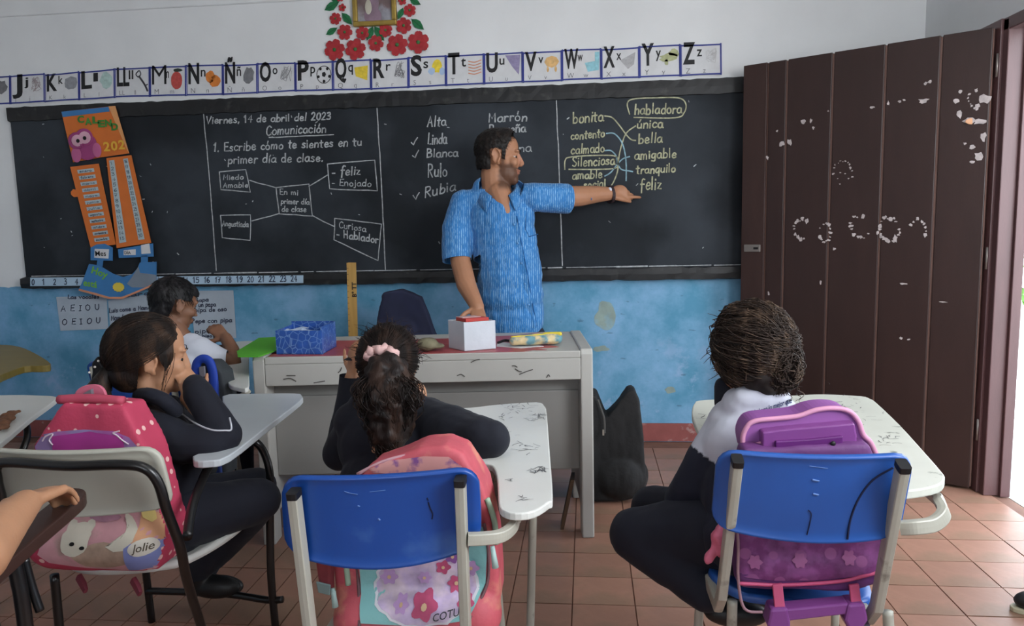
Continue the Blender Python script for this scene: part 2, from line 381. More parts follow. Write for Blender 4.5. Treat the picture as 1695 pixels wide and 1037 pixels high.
# ================================================================= DOOR LEAF
M_door=mat('door_brown_paint','2e1d1a',.42,var=.1,vscale=6,bump=.12,bscale=50,spec=.45,stretch=(3,3,.7))
M_door2=mat('door_stile_paint','372521',.45,var=.1,vscale=6,bump=.1,stretch=(3,3,.7))
H0=V((1.795,3.575,0)); H1=V((.852,4.20,0)); du=(H1-H0).normalized(); dn=V((du.y,-du.x,0))
if dn.y>0: dn=-dn   # towards the room
LW=(H1-H0).length; DT=2.115
door=thing('door_1','tall dark brown plank door standing open against the front wall','door',tuple(H0)); door['kind']='structure'
Md=Matrix((du,dn,V((0,0,1)))).transposed().to_4x4(); Md.translation=H0
def leafx(px,py=100): # distance along leaf of a pixel
    p=PP(px,py,H0,dn); return (p-H0).dot(du)
bx=[0]+[leafx(p) for p in (1558,1467,1380,1304,1272)]+[LW]
for i in range(len(bx)-1):
    a,b=bx[i],bx[i+1]
    if i==len(bx)-2: MB().box((a+.001,-.03,.012),(b,.014,DT),Md).build('stile',M_door2,door,bevel=.003)
    else:
        g=.0045; MB().box((a+g,-.03,.012),(b-g,0.006,DT),Md).build('plank',M_door,door,bevel=.004)
MB().box((.0,-.034,.02),(LW-.05,.001,DT-.006),Md).build('back_panel',mat('door_groove','6a5048',.6,var=.1),door)  # groove colour lightened to paint in the highlights between the planks
for z in (.25,1.05,1.9): 
    MB().tube([H0+V((0.012,-.012,z)),H0+V((0.012,-.012,z+.1))],.006).build('hinge',mat('old_steel','8c8580',.45,metal=.7),door,smooth=True)
lk=PP(1247,411,H0,dn); lx=(lk-H0).dot(du)
lat=MB().box((lx-.045,.012,lk.z-.02),(lx+.045,.022,lk.z+.02),Md).build('latch',mat('old_steel','8c8580',.45),door,bevel=.003)
MB().box((lx-.035,.02,lk.z-.006),(lx-.01,.026,lk.z+.006),Md).build('keyhole',mat('blackish','101010',.5),lat)
# remains of peeled stickers and chipped paint
pe=MB(); rs=random.Random(5)
def chip(px,py,r,ar=1,n=9,ang=0):
    c=PP(px,py,H0,dn)+dn*.0075; k=2.9/FPX*1.25; pts=[]
    for i in range(n):
        a=2*PI*i/n; q=r*k*rs.uniform(.45,1.15); u,v=math.cos(a)*q,math.sin(a)*q*ar; u,v=u*math.cos(ang)-v*math.sin(ang),u*math.sin(ang)+v*math.cos(ang)
        pts.append(c+du*u+V((0,0,v)))
    pe.add([c]+pts,[(0,i+1,(i+1)%n+1) for i in range(n)])
def ringchips(px,py,r,n=16,a0=0,a1=2*PI,s=2.6,sy=1.2):
    for i in range(n):
        if rs.random()<.25: continue
        a=a0+(a1-a0)*i/n; chip(px+math.cos(a)*r*rs.uniform(.85,1.1),py+math.sin(a)*r*sy*rs.uniform(.85,1.1),s*rs.uniform(.5,1.4),ar=rs.uniform(.5,1.5))
for x,y,r,ar in ((1295,239,5,1),(1308,236,5,1.6),(1271,262,3,1.5),(1287,217,2,1),(1330,203,5,1),(1343,200,3,1.5),(1347,212,3,1),(1372,184,2,1),(1445,178,4,.6),(1471,171,2,2),(1490,168,4,.6),(1497,166,3,.6),(1529,167,9,.45),(1533,138,3,1),(1540,136,3,1.2),(1591,152,3,1),(1583,168,5,.8),(1630,165,9,1),(1618,176,4,1),(1604,200,9,.5),(1622,202,10,.45),(1588,190,4,2),(1628,228,5,2),(1610,243,6,.8),(1598,238,3,.8),(1620,258,8,.9),(1610,268,4,.6),(1382,412,3,1),(1359,467,2,2.2),(1273,486,2,2.4),(1495,470,7,.3),(1562,500,6,.2),(1492,560,3,1),(1505,562,3,.6),(1300,515,2,1)): chip(x,y,r,ar)
ringchips(1396,288,17,14,PI,2*PI+.5,2.2); ringchips(1396,296,9,6); ringchips(1329,380,14,16,.8,5.6,3); ringchips(1366,385,10,14,s=3,sy=1.6); ringchips(1424,376,16,16,.6,5.3,3.4); ringchips(1472,380,18,22,s=3.6,sy=1.1); ringchips(1520,382,13,12,3,7,2.6,1.5); ringchips(1617,164,13,10,1.5,5)
pe.build('peeled_paint',mat('peeled_paint_pale','b3a9a8',.7,var=.25,vscale=40),door)
MB().ell(PP(1609,201,H0,dn)+dn*.006,(.028,.003,.014)).build('peeled_wood_patch',mat('bare_wood','c08f6c',.7),door)

# ================================================================= BLACKBOARD
M_bb=mat('blackboard_paint','23272c',.72,var=.25,vscale=2.2,bump=.1,bscale=30,spec=.2,c2='33383e',c2s=1.4,c2t=.5)
M_bbf=mat('board_frame_black','191a1c',.5,var=.25,vscale=10,bump=.4,bscale=18,c2='3a3a38',c2s=14,c2t=.68)
bb=thing('blackboard','long black cement chalkboard full of white chalk writing across the front wall','blackboard',(-1.3,WY,1.0))
BX0,BX1=-3.53,.90; BY=4.328
nb=40; mb=MB(); 
mb.box((BX0+.01,BY,.98),(BX1,WY,2.06)); mb.build('panel',M_bb,bb)
def band(z0,z1,out,name,seed):
    # rough hand-plastered band
    rs=random.Random(seed); n=110; mb=MB(); prof=[(0,z0),(out,z0+.006),(out*1.05,(z0+z1)/2),(out,z1-.006),(0,z1)]; vs=[]
    for i in range(n+1):
        x=BX0+(BX1-BX0)*i/n
        for k,(o,z) in enumerate(prof): 
            j=rs.uniform(-.004,.004); vs.append((x,WY-.0-o+ (0 if k in(0,4) else j*.5),z+j))
    fs=[(i*5+k,(i+1)*5+k,(i+1)*5+k+1,i*5+k+1) for i in range(n) for k in range(4)]+[(4,3,2,1,0),tuple(n*5+k for k in range(5))]
    mb.add(vs,fs).build(name,M_bbf,bb,smooth=False)
band(1.992,2.086,.034,'top_frame',1); band(.962,1.04,.06,'chalk_ledge',2)
M_chalk=mat('white_chalk','a9adaf',.9,var=.35,vscale=60)
M_chalky=mat('yellowish_chalk','a9a98c',.9,var=.35,vscale=60)
M_chalkb=mat('pale_blue_chalk','85a7b4',.9,var=.35,vscale=60)
CY=BY-.0015; NB=V((0,-1,0))
def word(s,x0,y0,x1,y1,h,m=M_chalk,w=.0065,name='chalk_word'):
    mb=MB()
    handwrite(mb,s,lambda u,v: PY(x0+(x1-x0)*u+v*h*.04,y0+(y1-y0)*u-v*h,CY),NB,w)
    return mb.build(name,m,bb)
def cline(pts,m=M_chalk,w=.006,smooth=False,name='chalk_line'):
    p=[PY(x,y,CY-.0008) for x,y in pts]; p=crom(p,6) if smooth else p
    if not smooth:
        q=[]; rs=random.Random(len(pts))
        for a,b in zip(p,p[1:]):
            n=max(2,int((b-a).length/.05)); q+=[a.lerp(b,i/n)+V((rs.uniform(-.0015,.0015),0,rs.uniform(-.0015,.0015))) for i in range(n)]
        p=q+[p[-1]]
    mb=MB(); ribbon(mb,p,w,NB); return mb.build(name,m,bb)
for a in (("Viernes, 14 de abril del 2023",341,205,548,198,12),("Comunicación",440,224,541,219,15),("1. Escribe cómo te sientes en tu",353,251,600,241,14),("primer día de clase.",377,271,536,267,14),
 ("Miedo",369,298,404,297,8),("Amable",369,311,412,310,8),("En mi",463,322,495,323,9),("primer día",465,337,513,339,9),("de clase",466,350,508,351,9),
 ("- feliz",549,291,598,289,15),("- Enojado",549,307,616,309,11),("Angustiada",368,374,412,376,9),("Curiosa",561,377,607,384,11),("- Hablador",557,392,627,403,12),
 ("Alta",707,210,740,208,17),("Linda",708,239,741,237,18),("Blanca",706,261,760,259,14),("Rulo",708,293,742,292,21),("Rubia",703,328,756,314,17),("Marrón",808,202,874,200,15),("Pequeña",809,221,872,218,14),("Morena",812,253,882,251,14)):
    word(*a,w=.0055 if a[5]<12 else .0075)
for a in (("bonita",948,204,1001,200,18),("contento",945,231,1002,227,14),("calmado",945,255,1002,252,15),("Silenciosa",947,276,1019,272,16),("amable",947,297,998,294,14),("social",966,312,1004,310,13),
 ("habladora",1050,190,1130,187,17),("única",1054,213,1099,211,15),("bella",1057,238,1098,235,16),("amigable",1050,264,1121,261,15),("tranquilo",1053,288,1119,285,14),("feliz",1060,315,1096,313,20)):
    word(*a,m=M_chalky,w=.0075)
def z4(pts): return [(860+x/4.036,60+y/4.036) for x,y in pts]
for pts,m in (([(570,533),(620,545),(670,600),(710,655),(745,690),(775,697)],M_chalky),([(580,650),(630,650),(675,695),(700,760),(712,850),(712,965)],M_chalkb),([(775,600),(720,640),(690,700),(665,800),(655,900),(630,970),(605,1010)],M_chalky),([(570,765),(610,765),(645,800),(655,850),(680,890),(730,900),(755,905)],M_chalkb),([(570,935),(610,910),(650,860),(690,820),(735,805)],M_chalkb),
  ([(302,890),(305,830),(340,808),(500,797),(640,802),(655,850),(640,882),(520,890),(330,890)],M_chalky),([(735,520),(720,450),(760,420),(900,412),(1060,412),(1110,450),(1100,510),(1040,545),(765,543)],M_chalky)):
    cline(z4(pts),m,.007,True)
for pts in ([(335,168),(347,300),(358,448)],[(624,176),(631,300),(638,447)],[(921,163),(926,300),(931,440)]): cline(pts,M_chalk,.006)
for pts in ([(445,228),(552,223)],[(363,285),(407,281),(414,318),(366,314),(363,285)],[(413,299),(457,311)],[(457,311),(511,305),(517,358),(462,354),(457,311)],[(511,309),(542,290)],[(542,272),(620,265),(625,316),(546,313),(542,272)],[(462,354),(417,366)],[(365,357),(415,356),(414,398),(368,394),(365,357)],[(518,358),(553,375)],[(554,362),(631,371),(626,432),(553,397),(554,362)],
  [(681,236),(684,240),(691,228)],[(683,258),(687,261),(693,249)],[(684,324),(688,330),(694,319)]): cline(pts,M_chalk,.006)
# chalk dust line along the ledge and scattered chalk dots
mb=MB(); rs=random.Random(9); x=BX0+.05
while x<BX1-.05:
    l=rs.uniform(.05,.3); ribbon(mb,[(x,CY-.0,1.043),(x+l,CY,1.044)],rs.uniform(.004,.009),NB); x+=l+rs.uniform(0,.03)
for i in range(46):
    p=V((rs.uniform(BX0+.1,BX1-.1),CY,rs.uniform(1.06,1.98))); ribbon(mb,[p,p+V((rs.uniform(-.012,.012),0,rs.uniform(-.01,.01)))],rs.uniform(.002,.006),NB)
mb.build('chalk_dust',M_chalk,bb)

# ================================================================= ALPHABET CARDS
M_card=mat('card_white_paper','cfd0d2',.7,var=.05,vscale=20)
M_ink=mat('black_marker','17171a',.6,var=0); M_thin=mat('pencil_grey','55565c',.8,var=0)
M_blue=mat('blue_marker_border','2f3a86',.6,var=.15,vscale=30)
ex=[-42,17,74,131,190,248,308,369,426,489,551,614,676,738,801,865,930,995,1058,1126,1194]
def interp(x,t):
    for (a,b),(c,d) in zip(t,t[1:]):
        if x<=c or (c,d)==t[-1]: return b+(d-b)*(x-a)/(c-a)
top=[(-42,131),(17,127),(190,114),(369,108),(489,105),(614,99),(738,93),(865,87),(995,82),(1126,75),(1194,73)]
bot=[(-42,176),(17,172),(190,161),(369,157),(489,151),(614,148),(738,142),(865,136),(995,131),(1126,126),(1194,123)]
names=['I','J','K','L','LL','M','N','Ñ','O','P','Q','R','S','T','U','V','W','X','Y','Z']
low=['i','j','k','l','ll','m','n','ñ','o','p','q','r','s','t','u','v','w','x','y','z']
pics=dict(I=('grey blot','6d6d70'),J=('grey pencil drawing','9b8f92'),K=('grey blurred drawing','8d8f94'),L=('pale green pencil','a9c2bd'),LL=('dark key','3c3a40'),M=('red apple','b54a45'),N=('orange fruit','cf7a34'),O=('line drawing of a bear','8d8e90'),P=('football','1d1d1f'),Q=('yellow cheese wedge','d9bf3e'),R=('line drawing of a mouse','77777a'),S=('yellow sun with blue clouds','e2c93f'),T=('striped orange cup','cc8e73'),U=('purple grapes','8d84a6'),V=('orange cow','d7ae74'),W=('light blue toilet','8fc3cf'),X=('grey xylophone','a9a9ab'),Y=('green crocodile','a9ad84'),Z=('faint zebra sketch','bfbfc0'))
pics['Ñ']=('grey smudged drawing','75767a')
cb=['f']
for i,(nm,lw) in enumerate(zip(names,low)):
    rs=random.Random(i*7+1); xa,xb=ex[i],ex[i+1]; dy=rs.uniform(-1.5,1.5); Yc=WY-.004-.004*(i%2)
    q=[PY(xa,interp(xa,top)+dy,Yc),PY(xb,interp(xb,top)+dy*.5-.5,Yc),PY(xb+.5,interp(xb,bot)+dy*.3,Yc),PY(xa+.5,interp(xa,bot)+dy*.3,Yc)]
    TL,TR,BR,BL=q; o=MB().prism(q,(0,.0025,0)).build('alphabet_card',M_card)
    tag(o,f'white alphabet card with a bold letter {nm} and a {pics[nm][0]}' if nm!='I' else 'cut off white alphabet card with a grey blot at the left edge','card','alphabet cards in a row above the blackboard')
    def at(u,v,l=0): 
        a=TL.lerp(TR,u); b=BL.lerp(BR,u); return b.lerp(a,v)+V((0,-.0012-l,0))
    mb=MB()
    for s in ([(0.01,.98),(.99,.98)],[(.01,.02),(.99,.02)],[(.015,0),(.015,1)],[(.985,0),(.985,1)]): ribbon(mb,[at(*s[0]),at(.5*(s[0][0]+s[1][0])+.0,.5*(s[0][1]+s[1][1])+rs.uniform(-.01,.01)),at(*s[1])],.0085,NB)
    mb.build('border',M_blue,o)
    Ex=(TR-TL).normalized(); Ez=(TL-BL).normalized(); Hh=(TL-BL).length; Ww=(TR-TL).length
    big={'LL':('L','l l')}
    mb=MB(); hh=Hh*(.66+rs.uniform(-.04,.04))/.72
    ftext(mb,nm if nm!='LL' else 'LL',at(.06,.40),Ex*hh,Ez*hh,0.0 if nm=='M' else .035,fit=(Ww*(.30 if len(nm)==1 and nm not in 'MW' else (.40 if nm=='M' else .36)))/hh)
    ftext(mb,lw,at(.40,.62),Ex*hh*.5,Ez*hh*.5,.015,fit=(Ww*.13)/(hh*.5))
    mb.build('bold_letter',M_ink,o)
    mb=MB()
    for c,u in ((nm,.13),(lw,.55)): ftext(mb,c,at(u,.07),Ex*hh*.26,Ez*hh*.26,-.012)
    mb.build('small_letters',M_thin,o)
    cpic=pics[nm][1]; mb=MB(); cu,cv=.76,.62
    def blob(cu,cv,ru,rv,n=12,jag=.15,l=0):
        pts=[at(cu+math.cos(2*PI*k/n)*ru*(1+rs.uniform(-jag,jag)),cv+math.sin(2*PI*k/n)*rv*(1+rs.uniform(-jag,jag)),l) for k in range(n)]
        mb.add([at(cu,cv,l)]+pts,[(0,(k+1)%n+1,k+1) for k in range(n)])
    def outl(pts,w=.003): ribbon(mb,crom([at(*p) for p in pts],5),w,NB)
    mp_=mat('picture_'+cpic,cpic,.7,var=.15,vscale=60)
    if nm=='LL': 
        outl([(.62,.82),(.7,.9),(.74,.78),(.68,.68),(.61,.76),(.62,.82)],.007); outl([(.7,.7),(.85,.42),(.93,.2)],.012); outl([(.88,.38),(.93,.42)],.006)
    elif nm=='M': blob(.74,.52,.16,.3,14,.04); 
    elif nm=='N': blob(.66,.6,.13,.2,12,.1); blob(.78,.45,.15,.2,12,.1)
    elif nm=='P':
        outl([(.76+.19*math.cos(a*.5236),.55+.3*math.sin(a*.5236)) for a in range(13)],.004)
        blob(.76,.56,.06,.1,5,0)
        for a in range(5): blob(.76+.155*math.cos(a*1.257+.94),.56+.24*math.sin(a*1.257+.94),.04,.06,6,.1)
    elif nm=='Q': mb.add([at(.56,.75),at(.92,.8),at(.9,.3),at(.6,.45)],[(0,3,2,1)])
    elif nm in 'ORZ' or nm=='J':
        for k in range(9): outl([(cu+rs.uniform(-.14,.14),cv+rs.uniform(-.28,.28)) for _ in range(4)],.0025)
    elif nm=='S': blob(.76,.66,.13,.22); 
    elif nm=='U': mb.add([at(.55,.92),at(.94,.92),at(.9,.25),at(.72,.55)],[(0,3,2,1)])
    elif nm=='T':
        for k in range(5): outl([(.6,.78-k*.1),(.75,.74-k*.1),(.92,.8-k*.1)],.006)
    elif nm=='W': mb.add([at(.84,.9),at(.96,.9),at(.94,.3),at(.66,.25),at(.58,.55),at(.84,.6)],[(0,5,4,3,2,1)])
    elif nm=='X': mb.add([at(.5,.6),at(.9,.85),at(.86,.45),at(.7,.3)],[(0,3,2,1)])
    elif nm=='Y':
        blob(.72,.6,.22,.13,12,.3); blob(.86,.75,.12,.12,12,.3); blob(.66,.45,.05,.1)
    elif nm=='V': blob(.74,.65,.18,.2,8,.08); blob(.64,.4,.03,.1); blob(.84,.4,.03,.1)
    else: blob(cu,cv,.16,.27,12,.25)
    mb.build('picture',mp_,o)
    if nm=='S':
        mb=MB(); blob(.62,.5,.09,.12,l=.0004); blob(.9,.48,.08,.12,l=.0004); mb.build('picture',mat('cloud_blue','a9c0dd',.7),o)
    if nm=='M': 
        mb=MB(); blob(.78,.86,.14,.06,8,.2,.0004); mb.build('picture',mat('leaf_dark','2f3a30',.7),o)

# ================================================================= FRAMED PICTURE AND PAPER FLOWERS
def z8(x,y): return (500+x/6.519,y/6.519)
M_gold=mat('gold_frame','a98f4a',.35,metal=.6,var=.15,vscale=20)
tl=PY(580,-62,WY-.02); br=PY(657,41,WY-.02)
fr=thing('framed_picture','gold framed religious picture hanging above the paper flowers, cut off by the top','picture',((tl.x+br.x)/2,WY,br.z))
x0,x1,z0,z1=tl.x,br.x,br.z,tl.z; t=.028; mb=MB()
mb.box((x0,WY-.03,z0),(x1,WY,z0+t)).box((x0,WY-.03,z1-t),(x1,WY,z1)).box((x0,WY-.03,z0+t),(x0+t,WY,z1-t)).box((x1-t,WY-.03,z0+t),(x1,WY,z1-t)); mb.build('frame',M_gold,fr,bevel=.006)
MB().box((x0+t,WY-.012,z0+t),(x1-t,WY-.004,z1-t)).build('print',mat('picture_print_ground','8f8f97',.3,var=.35,vscale=12,c2='6b5a5a',c2s=7,c2t=.55),fr)
mb=MB(); 
for (a,b,ru,rv) in ((.45,.16,.2,.14),(.48,.36,.12,.14)): mb.ell((x0+(x1-x0)*a,WY-.0125,z0+(z1-z0)*b),((x1-x0)*ru,.002,(z1-z0)*rv))
mb.build('print_figure',mat('picture_robe','8a7382',.4,var=.2,vscale=20),fr)
mb=MB().ell((x0+(x1-x0)*.36,WY-.0135,z0+(z1-z0)*.3),((x1-x0)*.08,.002,(z1-z0)*.12)); mb.build('print_highlight',mat('picture_pale','b9b5a6',.4,var=.15),fr)
M_petal=mat('red_paper_petal','a32a30',.65,var=.15,vscale=25); M_cen=mat('green_paper_center','3f6b3c',.7); M_gl=mat('green_paper_leaf','1f6b40',.65,var=.2,vscale=25)
fls=[(365,205,62,'small red paper flower left of the picture frame, third from the top'),(437,85,40,'tiny red paper bud left of the picture frame'),(465,350,80,'red paper flower left of the picture, second row'),(355,540,108,'large red paper flower at the lower left end of the arrangement'),(580,535,108,'large red paper flower second from left in the bottom row'),(655,360,70,'half hidden red paper flower under the left corner of the frame'),(800,470,82,'medium red paper flower in the middle of the bottom row below the green leaves'),(905,330,70,'red paper flower under the right corner of the frame'),(1030,488,110,'large red paper flower second from right in the bottom row'),(1258,460,112,'largest red paper flower at the right end of the bottom row'),(1100,280,82,'red paper flower right of the frame, second row'),(1165,115,64,'small red paper flower right of the frame, upper'),(1085,10,46,'tiny red paper bud at the top right of the frame'),(415,-20,40,'cut off red paper bud at the top left of the frame')]
for k,(x,y,r,lb) in enumerate(fls):
    rs=random.Random(k); c=PY(*z8(x,y),WY-.006); R=r/6.519*4.5/FPX*1.02; n=6 if r>60 else 5
    o=thing('paper_flower',lb,'flower',tuple(c),'red paper flowers around the framed picture'); a0=rs.uniform(0,1)
    for j in range(n):
        a=a0+2*PI*j/n; d=V((math.cos(a),0,math.sin(a))); s=V((-d.z,0,d.x)); w=R*.40
        ring=[c+d*(R*.12)-s*w*.3,c+d*R*.55-s*w,c+d*R*.9-s*w*.75,c+d*R*1.0-s*w*.25,c+d*R*.95,c+d*R*1.0+s*w*.25,c+d*R*.9+s*w*.75,c+d*R*.55+s*w,c+d*(R*.12)+s*w*.3]
        ring=[p+V((0,-.006*math.sin(min(1,(p-c).length/R)*2.4)-.0006*j,0)) for p in ring]
        MB().prism(ring,(0,-.001,0)).build('petal',M_petal,o)
    MB().ell(c+V((0,-.011,0)),(R*.17,.003,R*.17)).build('flower_center',M_cen,o)
lvs=[(245,110,400,20,'left of the small bud, topmost'),(430,140,540,265,'touching the frame on its left side'),(260,375,380,300,'at the far left, lower'),(765,285,700,435,'below the frame, left of the pair'),(780,285,885,440,'below the frame, right of the pair'),(1180,205,1315,320,'at the far right, lower'),(1090,85,1035,210,'against the right side of the frame'),(1160,-10,1280,50,'at the top right'),(320,10,410,-10,'at the top left, cut off')]
for k,(xa,ya,xb,yb,lb) in enumerate(lvs):
    a=PY(*z8(xa,ya),WY-.004); b=PY(*z8(xb,yb),WY-.012); d=b-a; s=d.cross(NB).normalized()*d.length*.24
    pts=[a,a+d*.25+s*.75,a+d*.5+s,a+d*.78+s*.55,b,a+d*.78-s*.55,a+d*.5-s,a+d*.25-s*.75]
    o=MB().prism(pts,(0,-.0012,0)).build('paper_leaf',M_gl); tag(o,'green paper leaf '+lb,'leaf','green paper leaves around the framed picture')
    mb=MB(); ribbon(mb,[p+V((0,-.002,0)) for p in (a,b)],.003,NB); mb.build('leaf_vein',mat('vein','174f30',.7),o)

# ================================================================= STRIP OF NUMBERS ON THE LEDGE
M_strip=mat('number_strip_blue','a9c2d6',.6,var=.06)
Ys=4.283
for (xa,ya0,ya1,xb,yb0,yb1,rng,lb) in ((50,460,474,262,458,472,range(0,12),'pale blue paper number strip from 0 to 11 along the left of the ledge'),(263,458,471.5,502,456,469,range(12,25),'pale blue paper number strip ending at 24 along the chalk ledge')):
    q=[PY(xa,ya0,Ys),PY(xb,yb0,Ys),PY(xb,yb1,Ys),PY(xa,ya1,Ys)]
    o=MB().prism(q,(0,.002,0)).build('number_strip',M_strip); tag(o,lb,'strip')
    mb=MB()
    for n in rng:
        px=55+18*n; py=interp(px,[(50,472),(502,466)]); s=str(n); w_=5 if n<10 else 11
        handwrite(mb,s,lambda u,v:PY(px-w_/2+w_*u,py-9.5*v,Ys-.001),NB,.0055,.01)
    mb.build('numbers',mat('navy_marker','25304a',.6),o)
# ================================================================= POSTERS ON THE BLUE WALL
M_post=mat('poster_paper','aab6c2',.7,var=.05,vscale=10)
M_grey=mat('poster_marker','42485a',.7,var=.2,vscale=30)
for q,rows,lb in (([(93,492),(176,490),(179,545),(100,548)],[("Las vocales",112,495,165,494,6),("A E I O U",101,516,166,513,9),("O E I O U",103,538,168,535,9)],'white vowel poster with two rows of letters, leftmost on the blue wall'),
  ([(179,498),(254,486),(256,543),(183,548)],[("Lara",205,492,250,488,6),("Luis come a Mamá",181,518,250,512,7),("Mamá",184,531,205,529,8),("mi mamá me ama",184,542,250,540,6)],'white handwritten poster half hidden below the owl calendar'),
  ([(316,482),(386,481),(391,560),(322,562)],[("la mapa",310,501,346,499,6),("El pie un papa",305,509,358,507,7),("papi pipa de oso",300,518,376,515,7),("un Pepe con pipa",302,536,385,533,7),("la pipa",305,553,350,551,7),("pisa mi piso",300,560,352,558,5)],'white handwritten poster behind the writing boy')):
    p=[PY(x,y,WY-.006) for x,y in q]; o=MB().prism(p,(0,.0025,0)).build('poster',M_post); tag(o,lb,'poster')
    mb=MB()
    for r in rows: handwrite(mb,r[0],lambda u,v:PY(r[1]+(r[3]-r[1])*u,r[2]+(r[4]-r[2])*u-v*r[5],WY-.008),NB,.006)
    mb.build('handwriting',M_grey,o)
# stains where the paint has come off
M_stain=mat('bare_plaster_stain','8d9f98',.8,var=.15,vscale=14,c2='8aa6ad',c2s=18,c2t=.56)
def stain(px,py,rx,ry,seed):
    rs=random.Random(seed); n=26; c=PY(px,py,WY-.0012); k=4.45/FPX; pts=[]
    for i in range(n):
        a=2*PI*i/n; q=1+.22*noise.noise(V((math.cos(a)*1.3,math.sin(a)*1.3,seed)))*2; pts.append(c+V((math.cos(a)*rx*k*q,0,math.sin(a)*ry*k*q)))
    MB().prism(pts,(0,-.0006,0)).build('paint_stain',M_stain,wf)
stain(1003,523,17,24,1); stain(994,578,12,5,4); stain(1110,646,9,5,6)

# ================================================================= OWL CALENDAR
M_or=mat('orange_foam','cf6f2f',.7,var=.06,vscale=10); M_bl=mat('blue_foam','3d77ad',.7,var=.08,vscale=10); M_gr=mat('green_foam_letters','3f8136',.7,var=.2,vscale=30)
M_yel=mat('amber_foam','d9a83a',.7); M_pk=mat('pink_foam','b9608d',.7,var=.1); M_pk2=mat('deep_pink_foam','9a3f74',.7,var=.1); M_pkl=mat('pale_pink_foam','d3a3b4',.7)
cal=thing('owl_calendar','orange and blue foam calendar with a pink owl hanging on the left of the blackboard','calendar',tuple(PY(165,480,4.3)))
Yk=4.300
def zA(x,y): return (90+x/6.483,170+y/6.483)
def zB(x,y): return (90+x/5.761,320+y/5.761)
def fp(name,pts,m,Y=Yk,t=.004,f=zA): return MB().prism([PY(*f(x,y),Y) for x,y in pts],(0,t,0)).build(name,m,cal)
fp('header_panel',[(75,98),(650,35),(800,545),(480,590),(200,640)],M_or,Yk+.004)
fp('header_strip',[(75,98),(580,45),(590,95),(90,155)],M_bl,Yk+.0005,.003)
fp('folded_edge',[(580,40),(650,35),(800,545),(775,500)],mat('peach_foam','d99a63',.7),Yk+.0005,.003)
def ovals(name,lst,m,Y,f=zA):
    mb=MB()
    for x,y,rx,ry in lst:
        c=f(x,y); sc_=6.483 if f is zA else 5.761; k=4.32/FPX/sc_
        mb.ell(PY(*c,Y),(rx*k,.003,ry*k),n=18,m=8)
    return mb.build(name,m,cal,smooth=True)
ovals('owl_body',[(350,520,130,100),(280,420,120,90),(380,430,80,80)],M_pk2,Yk-.001)
ovals('owl_wing',[(235,560,60,85)],M_pk,Yk-.004); ovals('owl_wing',[(455,510,55,80)],M_pk,Yk-.004)
ovals('owl_head',[(240,410,105,95),(320,375,105,100)],M_pk2,Yk-.005)
ovals('owl_eye',[(245,408,70,65),(325,375,72,68)],M_pkl,Yk-.008)
ovals('owl_pupil',[(252,411,22,22),(324,381,22,22)],mat('blackish','101010',.5),Yk-.011)
fp('owl_beak',[(270,450),(310,440),(295,480)],M_pk2,Yk-.013,.002)
mb=MB(); a=V(PY(*zA(255,225),Yk-.001))
pos=[(250,215),(330,238),(410,222),(470,262),(545,255),(612,295)]
for ch,(x,y) in zip("CALEND",pos):
    o_=PY(*zA(x,y),Yk-.001); k=15.5*4.35/FPX; ftext(mb,ch,o_,V((k,0,0)),V((0,0,k)),.05,fit=.8)
mb.build('green_letters',M_gr,cal)
mb=MB()
for ch,(x,y) in zip("202",((530,520),(610,512),(690,500))): ftext(mb,ch,PY(*zA(x,y),Yk-.001),V((.068,0,0)),V((0,0,.075)),.03,fit=.62)
mb.build('year_numbers',M_yel,cal)
# two hanging strips (the owl's legs)
def strip(q,name):
    return MB().prism([PY(x,y,Yk+.004) for x,y in q],(0,.003,0)).build(name,M_or,cal)
Ls=[(116,276.5),(163,271),(191.5,405),(150,410)]; Rs_=[(176,262),(217,257),(250,402),(193,411)]
strip(Ls,'month_strip'); strip(Rs_,'day_strip')
def on(q,u,v): 
    a=(q[0][0]+(q[1][0]-q[0][0])*u,q[0][1]+(q[1][1]-q[0][1])*u); b=(q[3][0]+(q[2][0]-q[3][0])*u,q[3][1]+(q[2][1]-q[3][1])*u)
    return PY(a[0]+(b[0]-a[0])*v,a[1]+(b[1]-a[1])*v,Yk+.0025)
M_slip=mat('pale_slip','a9b9bd',.7,var=.06); M_pen=mat('pen_text','46505c',.7,var=0)
months=["enero","febrero","marzo","abril","mayo","junio","julio","agosto","septiembre","octubre","noviembre","diciembre"]
for i in range(12):
    v=.07+i*.077; mb=MB(); q=[on(Ls,.22,v-.022),on(Ls,.80,v-.022),on(Ls,.80,v+.022),on(Ls,.22,v+.022)]; o_=mb.prism(q,(0,-.0008,0)).build('month_slip',M_slip,cal)
    mb=MB(); s_=months[i]
    handwrite(mb,s_,lambda u,w_:on(Ls,.28+.46*u,v+.012-w_*.026)+V((0,-.0015,0)),NB,.0028); mb.build('slip_text',M_pen,o_)
for k,(u0,u1) in enumerate(((.1,.3),(.66,.84))):
    mb=MB(); mb.prism([on(Rs_,u0,.03),on(Rs_,u1,.03),on(Rs_,u1,.95),on(Rs_,u0,.95)],(0,-.0008,0)); dsl=mb.build('day_slip',M_slip,cal)
    mb=MB()
    for i in range(15):
        n=1+i+k*15; v=.08+i*.06; handwrite(mb,str(n),lambda u,w_:on(Rs_,u0+.03+(u1-u0-.06)*u,v-w_*.035)+V((0,-.0015,0)),NB,.003)
    mb.build('day_numbers',M_pen,dsl)
fp('foam_hand',[(175,960),(200,930),(260,940),(260,1010),(210,1015),(180,990)],M_or,Yk,.003)
fp('blue_tag',[(345,520),(400,490),(480,483),(555,520),(555,645),(345,640)],M_bl,Yk,.003,zB); fp('blue_tag',[(605,535),(940,480),(945,605),(615,618)],M_bl,Yk,.003,zB)
